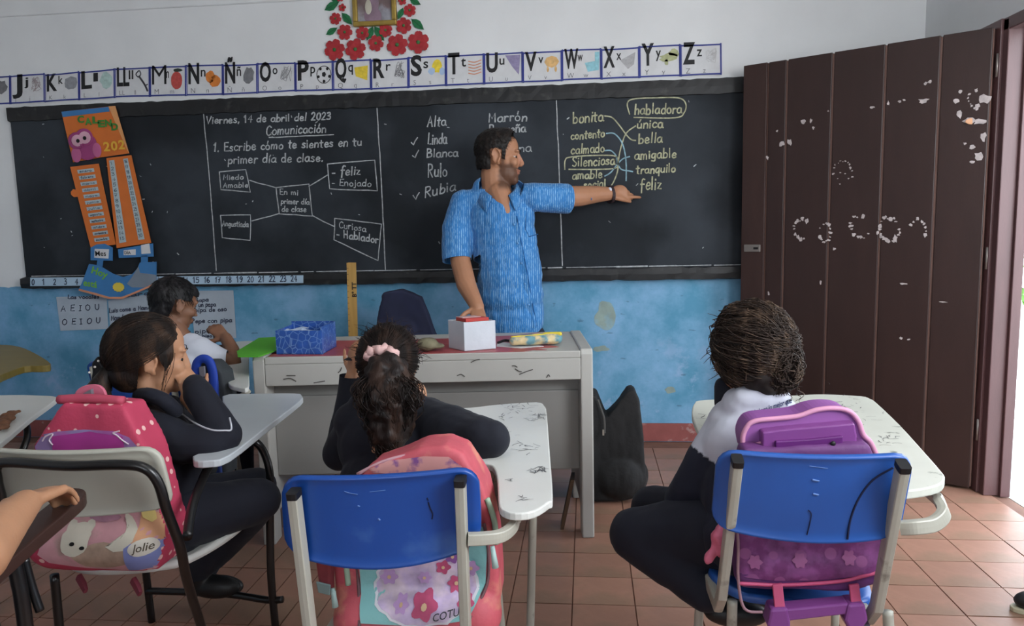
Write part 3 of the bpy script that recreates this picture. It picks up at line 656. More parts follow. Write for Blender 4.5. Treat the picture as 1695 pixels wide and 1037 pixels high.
fp('white_label',[(385,530),(520,535),(515,625),(380,615)],M_card,Yk-.001,.002,zB); fp('white_label',[(660,545),(775,535),(775,590),(660,592)],M_card,Yk-.001,.002,zB); fp('white_label',[(825,495),(905,480),(918,575),(830,580)],M_card,Yk-.001,.002,zB)
for s_,x,y,sz in (("Mes",392,600,.045),("DÍA",668,583,.026)):
    mb=MB(); ftext(mb,s_,PY(*zB(x,y),Yk-.0025),V((sz,0,0)),V((0,0,sz)),.01); mb.build('label_text',M_ink,cal)
fp('neck_link',[(410,640),(465,640),(455,715),(400,700)],M_bl,Yk,.003,zB); fp('neck_link',[(825,595),(890,590),(890,690),(825,690)],M_bl,Yk,.003,zB)
boat=[(330,675),(430,692),(500,735),(560,770),(650,800),(740,775),(790,720),(815,662),(970,655),(970,850),(850,905),(720,960),(640,990),(520,990),(400,955),(235,912),(265,850)]
fp('boat_panel',boat,M_bl,Yk-.028,.006,zB)
edge=[(235,912),(400,955),(520,990),(640,990),(720,960),(850,905),(970,850),(970,868),(850,925),(720,980),(645,1010),(520,1010),(395,975),(230,930)]
fp('boat_edge',edge,mat('salmon_foam','c98b6b',.7),Yk-.03,.006,zB)
fp('grey_shape',[(800,700),(815,760),(970,780),(970,850),(850,900),(740,900),(690,865),(740,800)],mat('grey_foam','77828f',.7,var=.12),Yk-.030,.002,zB)
M_lime=mat('lime_foam','6fae3c',.7,var=.1)
for s_,x,y,dx,dz,sz in (("Hoy",350,760,.98,-.36,.062),("está",275,880,.98,-.18,.056)):
    mb=MB(); d=V((dx,0,dz)).normalized(); ftext(mb,s_,PY(*zB(x,y),Yk-.0295),d*sz,V((-d.z,0,d.x))*sz,.025); mb.build('lime_letters',M_lime,cal)
mb=MB(); c=PY(*zB(612,897),Yk-.03); k=4.3/FPX/5.76; ring=[c+V((math.cos(2*PI*i/24)*(58+6*(i%2))*k,0,math.sin(2*PI*i/24)*(44+5*(i%2))*k)) for i in range(24)]; mb.prism(ring,(0,-.002,0)).build('foam_sun',mat('yellow_foam','d8c24a',.7),cal)
# ================================================================= TEACHER'S DESK
M_desk=mat('desk_grey_enamel','aeada8',.42,var=.05,vscale=4,c2='6f6d69',c2s=9,c2t=.76,spec=.5)
M_desk2=mat('desk_panel_grey','8d8c89',.5,var=.04,vscale=3)
DA=math.radians(5.9); DO=V((-1.345,2.81,0)); DL,DD,DH=1.372,.54,.79
Dx=V((math.cos(DA),math.sin(DA),0)); Dy=V((-math.sin(DA),math.cos(DA),0))
DM=Matrix((Dx,Dy,V((0,0,1)))).transposed().to_4x4(); DM.translation=DO
desk=thing('teacher_desk','wide grey enamelled teacher desk with red vinyl on its worn top','desk',tuple(DO))
st=.05
MB().box((st,0,DH-.03),(DL-st,DD,DH),DM).build('desk_top',M_desk,desk,bevel=.004)
MB().box((st,.0,DH-.118),(DL-st,.02,DH-.03),DM).build('apron',M_desk,desk,bevel=.003)
MB().box((st,.10,.60),(DL-st,.115,DH-.03),DM).build('upper_panel',M_desk2,desk,bevel=.002)
MB().box((st,.085,.27),(DL-st,.105,.61),DM).build('modesty_panel',M_desk2,desk,bevel=.004)
for x in (0,DL-st):
    # side slab, narrower foot, with a folded metal strip over its edge
    mb=MB(); pr=[(0,0.0),(0,DH-.015),(.012,DH+.006),(DD-.012,DH+.006),(DD,DH-.015),(DD,0.0),(DD-.09,0),(DD-.09,.12),(.09,.12),(.09,0)]
    mb.prism([DM@V((x,y,z)) for y,z in pr],Dx*st); mb.build('side_panel',M_desk,desk,bevel=.006)
M_redv=mat('red_vinyl','a34a4c',.4,var=.12,vscale=12,c2='b9807f',c2s=10,c2t=.66,spec=.5)
rv=[(438,591),(560,590),(700,587),(800,589),(868,583),(882,580),(905,580),(888,577),(925,575),(905,571),(915,568),(880,566),(930,561),(905,557),(932,553),(890,551),(850,556),(740,561),(600,564),(470,566),(455,575)]
rp=[PZ(x,y,DH+.0005) for x,y in rv]
inv=DM.inverted(); q=[]
for p in rp:
    l=inv@p; l.x=min(max(l.x,st+.01),DL-st-.02); l.y=min(max(l.y,.004),DD-.01); q.append(DM@l)
MB().prism(q,(0,0,.0012)).build('red_vinyl_sheet',M_redv,desk)
mb=MB(); rs=random.Random(2)
for (x,y,l) in ((860,620,22),(853,611,10),(780,600,14),(757,622,12),(520,634,18),(470,628,20),(475,622,14),(560,617,6),(905,625,5),(848,606,8)):
    a=PP(x,y,DM@V((0,-.002,0)),Dy); a=a-Dy*.0015; ribbon(mb,crom([a,a+Dx*l*.0013+V((0,0,rs.uniform(-.01,.012))),a+Dx*l*.0024+V((0,0,rs.uniform(-.015,.02)))],4),.004,-Dy)
mb.build('scuff_marks',mat('dark_scuff','4b4844',.8),desk,kind='stuff')
# --- things on it
def foil():
    m=mat('blue_foil_paper','2b56a6',.28,var=.2,vscale=20,metal=.1,spec=.7); t=m.node_tree;N=t.nodes;L=t.links
    co=[n for n in N if n.type=='TEX_COORD'][0]; v=N.new('ShaderNodeTexVoronoi'); v.feature='DISTANCE_TO_EDGE'; v.inputs['Scale'].default_value=38; L.new(co.outputs['Object'],v.inputs['Vector'])
    r=N.new('ShaderNodeMapRange'); r.inputs[1].default_value=.06; r.inputs[2].default_value=.0; L.new(v.outputs['Distance'],r.inputs[0])
    b=N['Principled BSDF']; s=b.inputs['Base Color'].links[0].from_socket; mx=N.new('ShaderNodeMix'); mx.data_type='RGBA'; mp=N.new('ShaderNodeMath'); mp.operation='MULTIPLY'; mp.inputs[1].default_value=.55; L.new(r.outputs[0],mp.inputs[0]); L.new(mp.outputs[0],mx.inputs[0]); L.new(s,mx.inputs[6]); mx.inputs[7].default_value=lin('9fc0e6'); L.new(mx.outputs[2],b.inputs['Base Color']); return m
def openbox(a,b,c,h,t=.004,lip=0):
    # a,b,c bottom corners: left, near, right ; fourth from the parallelogram
    d=a+c-b; mb=MB(); P4=[a,b,c,d]; cen=(a+c)/2
    mb.prism(P4,(0,0,t))
    for i in range(4):
        p,q=P4[i],P4[(i+1)%4]; n=((cen-(p+q)/2)); n.z=0; e=(q-p).normalized(); n=(n-e*n.dot(e)).normalized()*t
        mb.prism([p,q,q+n,p+n],(0,0,h))
    return mb,P4
a=PZ(458,587,DH+.002); b=PZ(534,587,DH+.002); c=b+(PZ(557,574,DH+.002)-b)*1.0
bx_=thing('gift_box','open blue foil covered box standing on the left of the teacher desk','box',tuple((a+b)/2))
d=c-b; a2=a+d
mb=MB(); cen=(a+c)/2; P4=[a,b,c,a2]; t=.004; mb.prism(P4,(0,0,t))
for i in range(4):
    p,q_=P4[i],P4[(i+1)%4]; n=cen-(p+q_)/2; e=(q_-p).normalized(); n=(n-e*n.dot(e)).normalized()*t
    mb.prism([p,q_,q_+n,p+n],(0,0,.098 if i in(0,3) else .112))
mb.build('carton',foil(),bx_)
mb=MB(); rs=random.Random(4)
for i in range(9):
    p=a.lerp(b,rs.random()*.8+.1).lerp(a2,rs.random()*.5+.2)+V((0,0,.085+rs.random()*.012)); e=V((rs.uniform(-1,1),rs.uniform(-1,1),0)).normalized()*.03; s=V((-e.y,e.x,0))*.5+V((0,0,rs.uniform(.0,.02)))
    mb.add([p-e,p+s*.6,p+e,p-s*.6],[(0,1,2,3)])
mb.build('crumpled_foil',mat('pale_foil','b9cbe6',.25,metal=.5),bx_,kind='stuff')
M_wbox=mat('white_paper_wrap','c3c8d0',.6,var=.04,vscale=12,bump=.5,bscale=22)
a,b,c=PZ(743,576,DH+.003),PZ(769,582,DH+.003),PZ(821,577.5,DH+.003)
wb=thing('paper_box','small white paper covered box holding red notebooks beside the pencil case','box',tuple(b))
mb,P4=openbox(a,b,c,.118); mb.build('carton',M_wbox,wb,bevel=.0015)
cen=(a+c)/2; ex_=(c-b).normalized(); ey_=(a-b).normalized()
def nb(cx,cy,z,lx,ly,h,name,m,tilt=0):
    p=cen+ex_*cx+ey_*cy; pts=[p+ex_*sx_*lx+ey_*sy_*ly+V((0,0,z+tilt*sx_)) for sx_,sy_ in ((-1,-1),(1,-1),(1,1),(-1,1))]
    return MB().prism(pts,(0,0,h)).build(name,m,wb,bevel=.001)
nb(.0,.0,.04,.045,.04,.075,'stacked_paper',mat('off_white_paper','c9c2b8',.7))
nb(.004,.0,.1155,.05,.038,.014,'red_lid',mat('red_card','b53a34',.5)); nb(-.006,.012,.1297,.04,.026,.003,'pink_card',mat('pink_grey_card','c6a3a0',.6))
# green folder on the left end
pts=[PZ(x,y,DH+.010) for x,y in ((394,592),(392,583),(428,561),(458,559),(459,581),(428,592))]
gf=MB().prism(pts,(0,0,.004)).build('green_folder',mat('lime_green_plastic','58b02c',.45,var=.04),bevel=.001); tag(gf,'bright lime green folder lying at the left end of the teacher desk','folder')
# wooden metre ruler behind the desk
a,b,c,d=PY(573.5,435,3.93),PY(590,435,3.93),PY(595,640,3.93),PY(579,640,3.93)
dr=(d-a).normalized(); L_=(a.z)/(-dr.z); wv=(b-a).normalized()*.052
rl=MB().prism([a,a+wv,a+wv+dr*L_,a+dr*L_],(0,.008,0)).build('wooden_ruler',mat('ruler_wood','b08a4b',.5,var=.12,vscale=6,stretch=(10,10,1)),bevel=.001); tag(rl,'long yellow wooden metre ruler standing upright behind the teacher desk','ruler')
mb=MB(); o_=PY(590,492,3.928); ftext(mb,'B° TT',o_,dr*-.034,V((-1,0,0))*.034,.03); mb.build('stamped_letters',M_ink,rl,kind='stuff')
mb=MB()
for i in range(30): p=a+wv*.02+dr*(i*.01*(L_)/.35)+V((0,-.0006,0)); ribbon(mb,[p,p+wv*.16],.0018,NB)
mb.build('scale_marks',M_ink,rl,kind='stuff')

# ---- voxel blob tool: several closed shapes fused to ONE smooth continuous mesh
class Blob(MB):
    def cap(s,p0,p1,r0,r1,n=14):
        p0,p1=V(p0),V(p1); d=p1-p0; 
        if d.length<1e-5: d=V((0,0,1e-4))
        t=d.normalized(); h=5; pts=[];rr=[]
        for i in range(h+1):
            a=PI/2*i/h; pts.append(p0-t*r0*math.cos(a)); rr.append(max(r0*math.sin(a),r0*.02))
        for i in range(h+1):
            a=PI/2*i/h; pts.append(p1+t*r1*math.sin(a)); rr.append(max(r1*math.cos(a),r1*.02))
        return s.tube(pts,rr,n)
    def chain(s,lst):
        L=[(V(p),r) for p,r in lst]
        for (a,ra),(b,rb) in zip(L,L[1:]): s.cap(a,b,ra,rb)
        return s
    def el(s,c,r,M=None): return s.ell(c,r,M,18,12)
def fuse(bl,voxel,smooth=4,cuts=(),keep=None,disp=None,name='b'):
    me=bl.mesh(name); o=bpy.data.objects.new('tmp',me); COL.objects.link(o)
    r=o.modifiers.new('r','REMESH'); r.mode='VOXEL'; r.voxel_size=voxel; r.adaptivity=0
    if smooth: sm=o.modifiers.new('s','SMOOTH'); sm.factor=.5; sm.iterations=smooth
    dg=bpy.context.evaluated_depsgraph_get(); out=bpy.data.meshes.new_from_object(o.evaluated_get(dg)); out.name=name
    bpy.data.objects.remove(o); bpy.data.meshes.remove(me)
    if disp:
        n=len(out.vertices); co=[v.co.copy() for v in out.vertices]; no=[v.normal.copy() for v in out.vertices]
        out.vertices.foreach_set('co',[c for p,q in zip(co,no) for c in (p+q*disp(p))])
    if cuts or keep:
        bm=bmesh.new(); bm.from_mesh(out)
        for p,n,rad in cuts:
            p,n=V(p),V(n); fs=[f for f in bm.faces if (f.calc_center_median()-p).length<rad]
            g=set(fs); 
            for f in fs: g.update(f.edges); g.update(f.verts)
            bmesh.ops.bisect_plane(bm,geom=list(g),plane_co=p,plane_no=n,clear_outer=True)
        if keep:
            dl=[f for f in bm.faces if not keep(f.calc_center_median())]; bmesh.ops.delete(bm,geom=dl,context='FACES')
            be=[v for v in bm.verts if v.is_boundary]
            for _ in range(6): bmesh.ops.smooth_vert(bm,verts=be,factor=.5,use_axis_x=True,use_axis_y=True,use_axis_z=True)
        bm.to_mesh(out); bm.free()
    out.polygons.foreach_set('use_smooth',[True]*len(out.polygons)); out.update(); return out
def folds(k=.004,f=9,sx=(1,1,.5)):
    return lambda p: k*(noise.noise(V((p.x*f*sx[0],p.y*f*sx[1],p.z*f*sx[2])))*1.3+.5*abs(noise.noise(V((p.x*f*2.1,p.y*f*2.1,p.z*f*1.3)))))
# pencil case
M_case=mat('floral_case','5e8a93',.6,var=.2,vscale=40,c2='c7b489',c2s=22,c2t=.5)
p0,p1=PZ(850,565,DH+.028),PZ(922,561,DH+.028)
bl=Blob(); bl.cap(p0,p1,.018,.023); bl.cap(p0+Dy*.03,p1+Dy*.03,.018,.026); bl.el((p0+p1)/2+V((0,.02,-.004)),(.1,.035,.016))
pc=thing('pencil_case','floral pencil case with yellow trim lying right of the white box','pencil case',tuple(p1))
link('pouch',fuse(bl,.004,5,disp=folds(.002,30)),M_case,pc)
mb=MB(); mb.tube(crom([p0+V((-.01,0,.017)),(p0+p1)/2+V((0,.0,.02)),p1+V((0,0,.024))],5),.003,6); mb.build('zipper',mat('yellow_trim','d6c23c',.5),pc,smooth=True)
bl=Blob(); bl.cap(p1+V((-.05,.0,.018)),p1+V((.012,0,.02)),.010,.010); link('yellow_flap',fuse(bl,.003,3),mat('yellow_trim','d6c23c',.5),pc)
mb=MB(); mb.tube(crom([PZ(848,566,DH+.012),PZ(836,564,DH+.012),PZ(824,568,DH+.008)],4),.006,6,sq=(1,.5)); mb.build('strap',M_ink,pc)
pp=MB().prism([PZ(x,y,DH+.0022) for x,y in ((822,574),(824,567),(880,571),(900,574),(860,577))],(0,0,.0015)).build('white_paper_sheet',M_card); tag(pp,'thin white sheet of paper partly under the pencil case','paper')
# olive cloth cap on the desk
c=PZ(708,570,DH+.030); bl=Blob(); bl.el(c,(.045,.05,.028)); bl.el(c+V((.035,0,-.008)),(.035,.035,.012)); oc=link('cloth_cap',fuse(bl,.005,5,disp=folds(.003,25)),mat('olive_cloth','75705a',.9,var=.2,vscale=30)); tag(oc,'small olive grey cloth cap on the desk behind the ponytail girl','cap')

# ================================================================= CHAIRS
M_blu=mat('blue_plastic','164796',.35,var=.07,vscale=5,spec=.5,c2='3f68ab',c2s=5,c2t=.68)
M_blur=mat('faded_blue_plastic','2655a2',.38,var=.12,vscale=4,spec=.5,c2='5277b3',c2s=4,c2t=.62)
M_crm=mat('cream_plastic','b3b2a6',.5,var=.06,vscale=4)
M_tub=mat('cream_metal_tube','a9a79b',.42,var=.08,vscale=10,spec=.5,c2='7d7a70',c2s=20,c2t=.68)
M_blk=mat('black_metal_tube','0f0f10',.3,var=.1,spec=.6)
M_capb=mat('black_cap','151517',.5)
M_tab=mat('white_tablet_laminate','d3d4cf',.35,var=.03,vscale=6,spec=.5)
M_tabw=mat('worn_tablet_laminate','c9cabf',.4,var=.05,vscale=8,c2='6c7367',c2s=26,c2t=.70)
def shell(parent,TL,TR,BR,BL,m,sag=.02,curve=.03,rnd=.035,th=.012,name='backrest',lip=True):
    TL,TR,BR,BL=map(V,(TL,TR,BR,BL)); W=(TR-TL).length; H=(TL-BL).length; n=(TR-TL).cross(BL-TL).normalized()
    if n.y>0: n=-n
    us=[-1+2*i/24 for i in range(25)]
    def prof(k,N,r,S): # rows with denser ends
        return k
    rows=[0,.02,.06,.12,.2,.35,.5,.65,.8,.88,.94,.98,1]; vs=[]
    for t in rows:
        d=min(t,1-t)*H; ins=0
        if d<rnd: ins=rnd-math.sqrt(max(rnd*rnd-(rnd-d)**2,0))
        k=1-2*ins/W
        for u in us:
            uu=u*k; a=TL.lerp(TR,(uu+1)/2); b=BL.lerp(BR,(uu+1)/2); p=a.lerp(b,t)
            p+=V((0,0,-1))*sag*(1-uu*uu)*t**2; p+=n*curve*(1-uu*uu)
            if lip: 
                e=min(min(t,1-t)*H, (1-abs(u))*k*W/2); p+=n*max(0,.006-(e*.45)) if e<.013 else V()
            vs.append(p)
    nu=len(us); fs=[(i*nu+j,(i+1)*nu+j,(i+1)*nu+j+1,i*nu+j+1) for i in range(len(rows)-1) for j in range(nu-1)]
    mb=MB().add(vs,fs); o=mb.build(name,m,parent,smooth=True); s=o.modifiers.new('s','SOLIDIFY'); s.thickness=th; s.offset=0
    return o,n
def marks(parent,shell_o,lst,m,name='scratch_mark'):
    bv=BVHTree.FromObject(shell_o,bpy.context.evaluated_depsgraph_get())
    for pts,w in lst:
        q=[]
        for x,y in pts:
            d=ray(x,y).normalized(); h=bv.ray_cast(CAM,d)
            if h[0] is not None: q.append(h[0]-d*.0012)
        if len(q)>1: MB().tube(crom(q,6),w,5).build(name,m,parent)
def sqtube(parent,pts,name='upright',m=M_tub,w=.015,capb=False,up=None,d=None):
    mb=MB(); mb.tube(pts,w,12,sq=(1,(d or w)/w),up=up); o=mb.build(name,m,parent,smooth=False); return o
def rtube(parent,pts,name,m,r=.011,n=6): return MB().tube(crom(pts,n),r,10).build(name,m,parent,smooth=True)
def tablet(parent,px,z,m,th=.018,name='writing_tablet'):
    pts=crom([PZ(x,y,z) for x,y in px],3,True)
    return MB().prism([p-V((0,0,th)) for p in pts],(0,0,th)).build(name,m,parent,bevel=.0035)
def smooth_corners(px,k=.22):
    out=[]
    for i in range(len(px)):
        a,b,c=V(px[i-1]+(0,)),V(px[i]+(0,)),V(px[(i+1)%len(px)]+(0,)); out+=[tuple((b.lerp(a,k)).to_2d()),tuple((b.lerp(c,k)).to_2d())]
    return out
def seat(parent,pts,m,th=.02,name='seat'):
    # rounded dished seat from four corners (near-left, near-right, far-right, far-left)
    A,B,C_,D=map(V,pts); N=12; vs=[]
    for i in range(N+1):
        for j in range(N+1):
            u,v=-1+2*i/N,-1+2*j/N; uu=u*math.sqrt(1-v*v*.32); vv=v*math.sqrt(1-u*u*.32); p=A.lerp(B,(uu+1)/2).lerp(D.lerp(C_,(uu+1)/2),(vv+1)/2)
            p.z+=-.012*(1-uu*uu)*(1-vv*vv)- (.02*max(0,vv-.7)/.3)+(.006 if abs(u)>.9 else 0); vs.append(p)
    fs=[(i*(N+1)+j,(i+1)*(N+1)+j,(i+1)*(N+1)+j+1,i*(N+1)+j+1) for i in range(N) for j in range(N)]
    o=MB().add(vs,fs).build(name,m,parent,smooth=True); s=o.modifiers.new('s','SOLIDIFY'); s.thickness=th; s.offset=-1; return o
def pens(parent,px,z,seed,spots,n=1):
    mb=MB(); rs=random.Random(seed)
    for x,y,r,k in spots:
        for i in range(k):
            c=PZ(x+rs.uniform(-r,r),y+rs.uniform(-r,r)*.5,z+.0006); a=rs.uniform(0,PI); l=rs.uniform(.004,.016); e=V((math.cos(a)*l,math.sin(a)*l,0)); ribbon(mb,crom([c-e,c+V((rs.uniform(-.003,.003),rs.uniform(-.003,.003),0)),c+e],3),rs.uniform(.001,.0024),V((0,0,1)))
    return mb.build('pen_scribbles',mat('scribble_dark','45454a',.8),parent,kind='stuff')

# --- middle blue chair
ch=thing('tablet_arm_chair','blue plastic school chair with cream tube frame holding the ponytail girl\'s teal backpack','chair',(-.42,1.72,0),None)
Yb=1.44
shM,_n=shell(ch,PY(466,787,Yb),PY(793,771,Yb+.04),PY(798,898,Yb+.06),PY(474,912,Yb+.02),M_blu,sag=.034,curve=.022,rnd=.045)
for x0,y0,x1,y1,dy in ((487,822,513,1040,0),(762,801,771,1040,.04)):
    a=PY(x0,y0,Yb-.035+dy); b=PY(x1,y1,Yb+.0+dy); e=(b-a).normalized(); f_=a+e*((a.z-.40)/(-e.z))
    up_=sqtube(ch,[a,f_],'upright',w=.0165,d=.011,up=(0,1,0)); sqtube(up_,[a-e*.012,a+e*.002],'end_cap',m=M_capb,w=.0175,d=.012,up=(0,1,0))
    sqtube(ch,crom([f_+V((0,-.0,.0)),f_+V((0,.04,-.025)),f_+V((0,.36,-.03))],6),'seat_rail',w=.013,up=(0,0,1))
zs=.395
S4=[V((-.60,1.56,zs)),V((-.25,1.60,zs)),V((-.27,1.98,zs)),V((-.64,1.94,zs))]
seat(ch,S4,M_blu)
for p,q_ in ((S4[0],(-.02,-.06)),(S4[1],(.02,-.06)),(S4[2],(.02,.03)),(S4[3],(-.02,.03))):
    a=p+V((0,0,-.03)); rtube(ch,[a,a+V((q_[0]*.3,q_[1]*.3,-.1)),V((a.x+q_[0],a.y+q_[1],0.0))],'leg',M_tub,.0125)
    
rail=[PY(774,893,1.45),PY(800,892,1.46),PY(828,888,1.48),PY(846,876,1.52),PY(853,862,1.56)]
r_e=rail[-1]; t_=PZ(855,842,.66)
mb=MB(); mb.tube(crom(rail+[V((t_.x,t_.y,.665)),V((t_.x-.01,t_.y+.5,.665))],6),.013,12,sq=(1,.75)); mb.build('arm_rail',M_tub,ch)
rtube(ch,[V((t_.x-.01,t_.y+.46,.66)),V((t_.x-.0,t_.y+.5,.55)),V((t_.x-.02,t_.y+.48,0))],'front_post',M_tub,.012)
tabM=[(779,675),(823,670),(888,666),(901,672),(905,684),(910,750),(915,820),(909,831),(884,846),(853,850),(830,843),(825,828),(823,793),(817,774),(804,768),(760,766),(700,766),(660,755),(655,700),(700,680)]
tablet(ch,tabM,.69,M_tab)
pens(ch,None,.69,3,[(858,683,30,34),(895,690,8,14),(870,740,26,14),(890,778,12,22),(848,796,6,3),(870,826,10,5),(840,712,20,6)])
# --- right blue chair
cr=thing('tablet_arm_chair','faded blue plastic school chair with cream frame holding the purple trolley backpack','chair',(.5,1.85,0))
Yr=1.58
shR,_n=shell(cr,PY(1187,743,Yr),PY(1512,749,Yr-.03),PY(1486,885,Yr+.0),PY(1176,868,Yr+.03),M_blur,sag=.014,curve=.022,rnd=.04)
fR=[]
for x0,y0,x1,y1,dy in ((1220,767,1194,990,0),(1494,776,1450,1010,-.035)):
    a=PY(x0,y0,Yr-.035+dy); b=PY(x1,y1,Yr+.10+dy); e=(b-a).normalized(); f_=a+e*((a.z-.40)/(-e.z)); fR.append(f_)
    up_=sqtube(cr,[a,f_-e*.03]+[f_+V((0,.03,-.02)),f_+V((0,.30,-.03))],'upright',w=.016,d=.011,up=(0,1,.2)); sqtube(up_,[a-e*.012,a+e*.002],'end_cap',m=M_capb,w=.017,d=.012,up=(0,1,0))
zs=.40
S4=[PZ(1205,985,zs),PZ(1205,985,zs)+V((.35,-.03,0)),PZ(1156,925,zs)+V((.39,.0,0)),PZ(1156,925,zs)]
seat(cr,S4,M_blur)
for p,q_ in ((S4[0],(0,.0)),(S4[1],(.02,-.02)),(S4[2],(.02,.05)),(S4[3],(-.01,.05))):
    a=p+V((.012,0.01,-.02)); rtube(cr,[a,a+V((q_[0]*.3,q_[1]*.3,-.1)),V((a.x+q_[0],a.y+q_[1],0.0))],'leg',M_tub,.0125)
railR=[PY(1490,874,1.56),PY(1515,873,1.55),PY(1545,868,1.56),PY(1562,852,1.58),PY(1556,836,1.62),PY(1535,812,1.72)]
mb=MB(); mb.tube(crom(railR+[V((railR[-1].x-.03,2.2,.695))],6),.015,12,sq=(1,.7)); mb.build('arm_rail',M_tub,cr)
rtube(cr,[V((railR[-1].x-.03,2.18,.695)),V((railR[-1].x-.02,2.24,.6)),V((railR[-1].x-.02,2.24,0))],'front_post',M_tub,.012)
tabR=[(1171,662),(1309,655),(1363,653),(1425,656),(1440,660),(1451,667),(1489,703),(1530,748),(1558,780),(1564,791),(1554,803),(1510,812),(1450,815),(1420,800),(1375,755),(1345,712),(1320,703),(1250,702),(1190,707),(1172,716),(1160,718),(1150,701),(1145,684),(1150,667)]
tablet(cr,tabR,.72,M_tabw,.02)
pens(cr,None,.72,8,[(1440,690,30,10),(1470,730,16,12),(1350,660,60,16),(1158,690,8,5),(1400,665,20,8)])
M_scr=mat('pen_mark_navy','131a3c',.7); M_scw=mat('white_scratch','5f7fb8',.7)
bpy.context.view_layer.update()
marks(ch,shM,[([(709,832),(712,842),(716,851),(715,860)],.0016),([(707,825),(709,829)],.0012)],M_scr); marks(ch,shM,[([(570,814),(580,817),(592,819)],.0008),([(612,815),(638,812)],.0007),([(592,838),(596,839)],.0015),([(626,859),(629,862)],.002)],M_scw)
marks(cr,shR,[([(1478,775),(1445,795),(1422,825),(1408,860),(1403,893)],.0022),([(1338,845),(1343,852),(1340,870),(1336,886)],.0012)],M_scr); marks(cr,shR,[([(1345,795),(1356,797)],.002),([(1346,818),(1355,820)],.002),([(1340,772),(1370,776)],.0008)],M_scw)
# --- left chair, cream shell and black tube
cl=thing('tablet_arm_chair','cream backed school chair with black tube frame holding the pink backpack','chair',(-1.2,1.85,0))
Yl=1.56
shell(cl,PY(-18,741,Yl),PY(266,738,Yl-.02),PY(291,838,Yl-.0),PY(0,848,Yl+.02),M_crm,sag=.004,curve=.025,rnd=.04)
fr_=[PY(-8,1037,Yl+.08),PY(4,860,Yl-.01),PY(-4,800,Yl-.035),PY(-6,775,Yl-.04),PY(12,766,Yl-.045),PY(110,772,Yl-.065),PY(200,770,Yl-.065),PY(240,776,Yl-.06),PY(262,800,Yl-.05),PY(276,845,Yl-.04),PY(298,905,Yl+.0),PY(307,950,Yl+.05),PY(318,990,Yl+.1),PY(333,1037,Yl+.15)]
lo=fr_[-1]; l2=fr_[0]
rtube(cl,[V((l2.x+.03,l2.y+.1,0))]+fr_+[V((lo.x-.02,lo.y+.12,0))],'back_frame',M_blk,.0115)
sL=[V((-1.43,1.72,.42)),PZ(316,936,.42),PZ(442,838,.42),V((-1.40,2.22,.42))]
seat(cl,sL,M_tab,.018)
pfr=[PY(405,728,2.14),PY(424,733,2.14),PY(438,752,2.15),PY(447,790,2.15),PY(447,870,2.16),PY(449,960,2.16)]
rtube(cl,pfr+[V((pfr[-1].x,2.17,0))],'leg',M_blk,.0125)
rtube(cl,[PY(374,750,1.93),PY(352,764,1.88),PY(335,795,1.82),PY(318,840,1.72),PY(310,890,1.62)],'arm_support',M_blk,.012)
fl_=PY(242,955,2.2); rtube(cl,[V((fl_.x,2.2,.41)),V((fl_.x,2.2,.2)),V((fl_.x+.0,2.21,0))],'leg',M_blk,.012)
rtube(cl,[V((fl_.x,2.2,.115)),V((-1.2,2.2,.112)),V((-1.04,2.17,.112)),V((-1.0,2.1,.115)),V((-.995,2.17,.12))][:3]+[V((-.985,2.165,.118))],'stretcher',M_blk,.0115)
rtube(cl,[V((-1.42,1.74,.4)),V((-1.43,1.75,.2)),V((-1.43,1.74,0))],'leg',M_blk,.0115)
tabL=[(320,757),(326,752),(394,724),(386,690),(368,656),(420,652),(489,651.5),(499,655),(497,664),(440,708),(380,754),(345,763),(322,763)]
tablet(cl,tabL,.70,mat('grey_white_tablet','bcc3c8',.3,var=.03,spec=.6),.02)
# --- generic chair for places where only a tablet shows
def simple_chair(label,cx,cy,ang,mshell,mtube,zt=None):
    o=thing('tablet_arm_chair',label,'chair',(cx,cy,0)); M=Matrix.Translation((cx,cy,0))@Matrix.Rotation(ang,4,'Z'); w=lambda x,y,z:M@V((x,y,z))
    shell(o,w(-.2,-.22,.80),w(.2,-.22,.80),w(.19,-.18,.60),w(-.19,-.18,.60),mshell,sag=.01)
    seat(o,[w(-.19,-.17,.41),w(.19,-.17,.41),w(.19,.2,.41),w(-.19,.2,.41)],mshell)
    for sx_ in (-1,1):
        rtube(o,[w(.16*sx_,-.245,.78),w(.17*sx_,-.2,.5),w(.18*sx_,-.17,.4),w(.19*sx_,-.22,0)],'leg',mtube,.012); rtube(o,[w(.18*sx_,.17,.40),w(.19*sx_,.2,.2),w(.2*sx_,.22,0)],'leg',mtube,.012)
    return o,w
# far left white tablet
cf,w_=simple_chair('white tablet chair at the left edge with a brown scrap on its tablet',-2.18,2.1,0,M_crm,M_blk)
tablet(cf,[(-70,668),(-40,657),(20,654),(70,655),(93,657),(90,664),(50,693),(0,735),(-30,752),(-60,735)],.70,M_tab)
rtube(cf,[V((-1.95,2.05,.39)),V((-1.86,2.2,.6)),V((-1.93,2.3,.675))],'arm_support',M_blk)
bl=Blob(); 
for x,y,r in ((2,708,.014),(5,701,.015),(9,694,.017),(14,688,.015),(21,684,.011),(28,682,.008)): bl.el(PZ(x,y,.713),(r*1.5,r*1.6,r*.6))
sc_=link('crumpled_leaf',fuse(bl,.004,3,disp=folds(.004,60)),mat('brown_scrap','6d4a35',.8,var=.3,vscale=40)); tag(sc_,'small crumpled brown scrap lying on the far left white tablet','scrap')
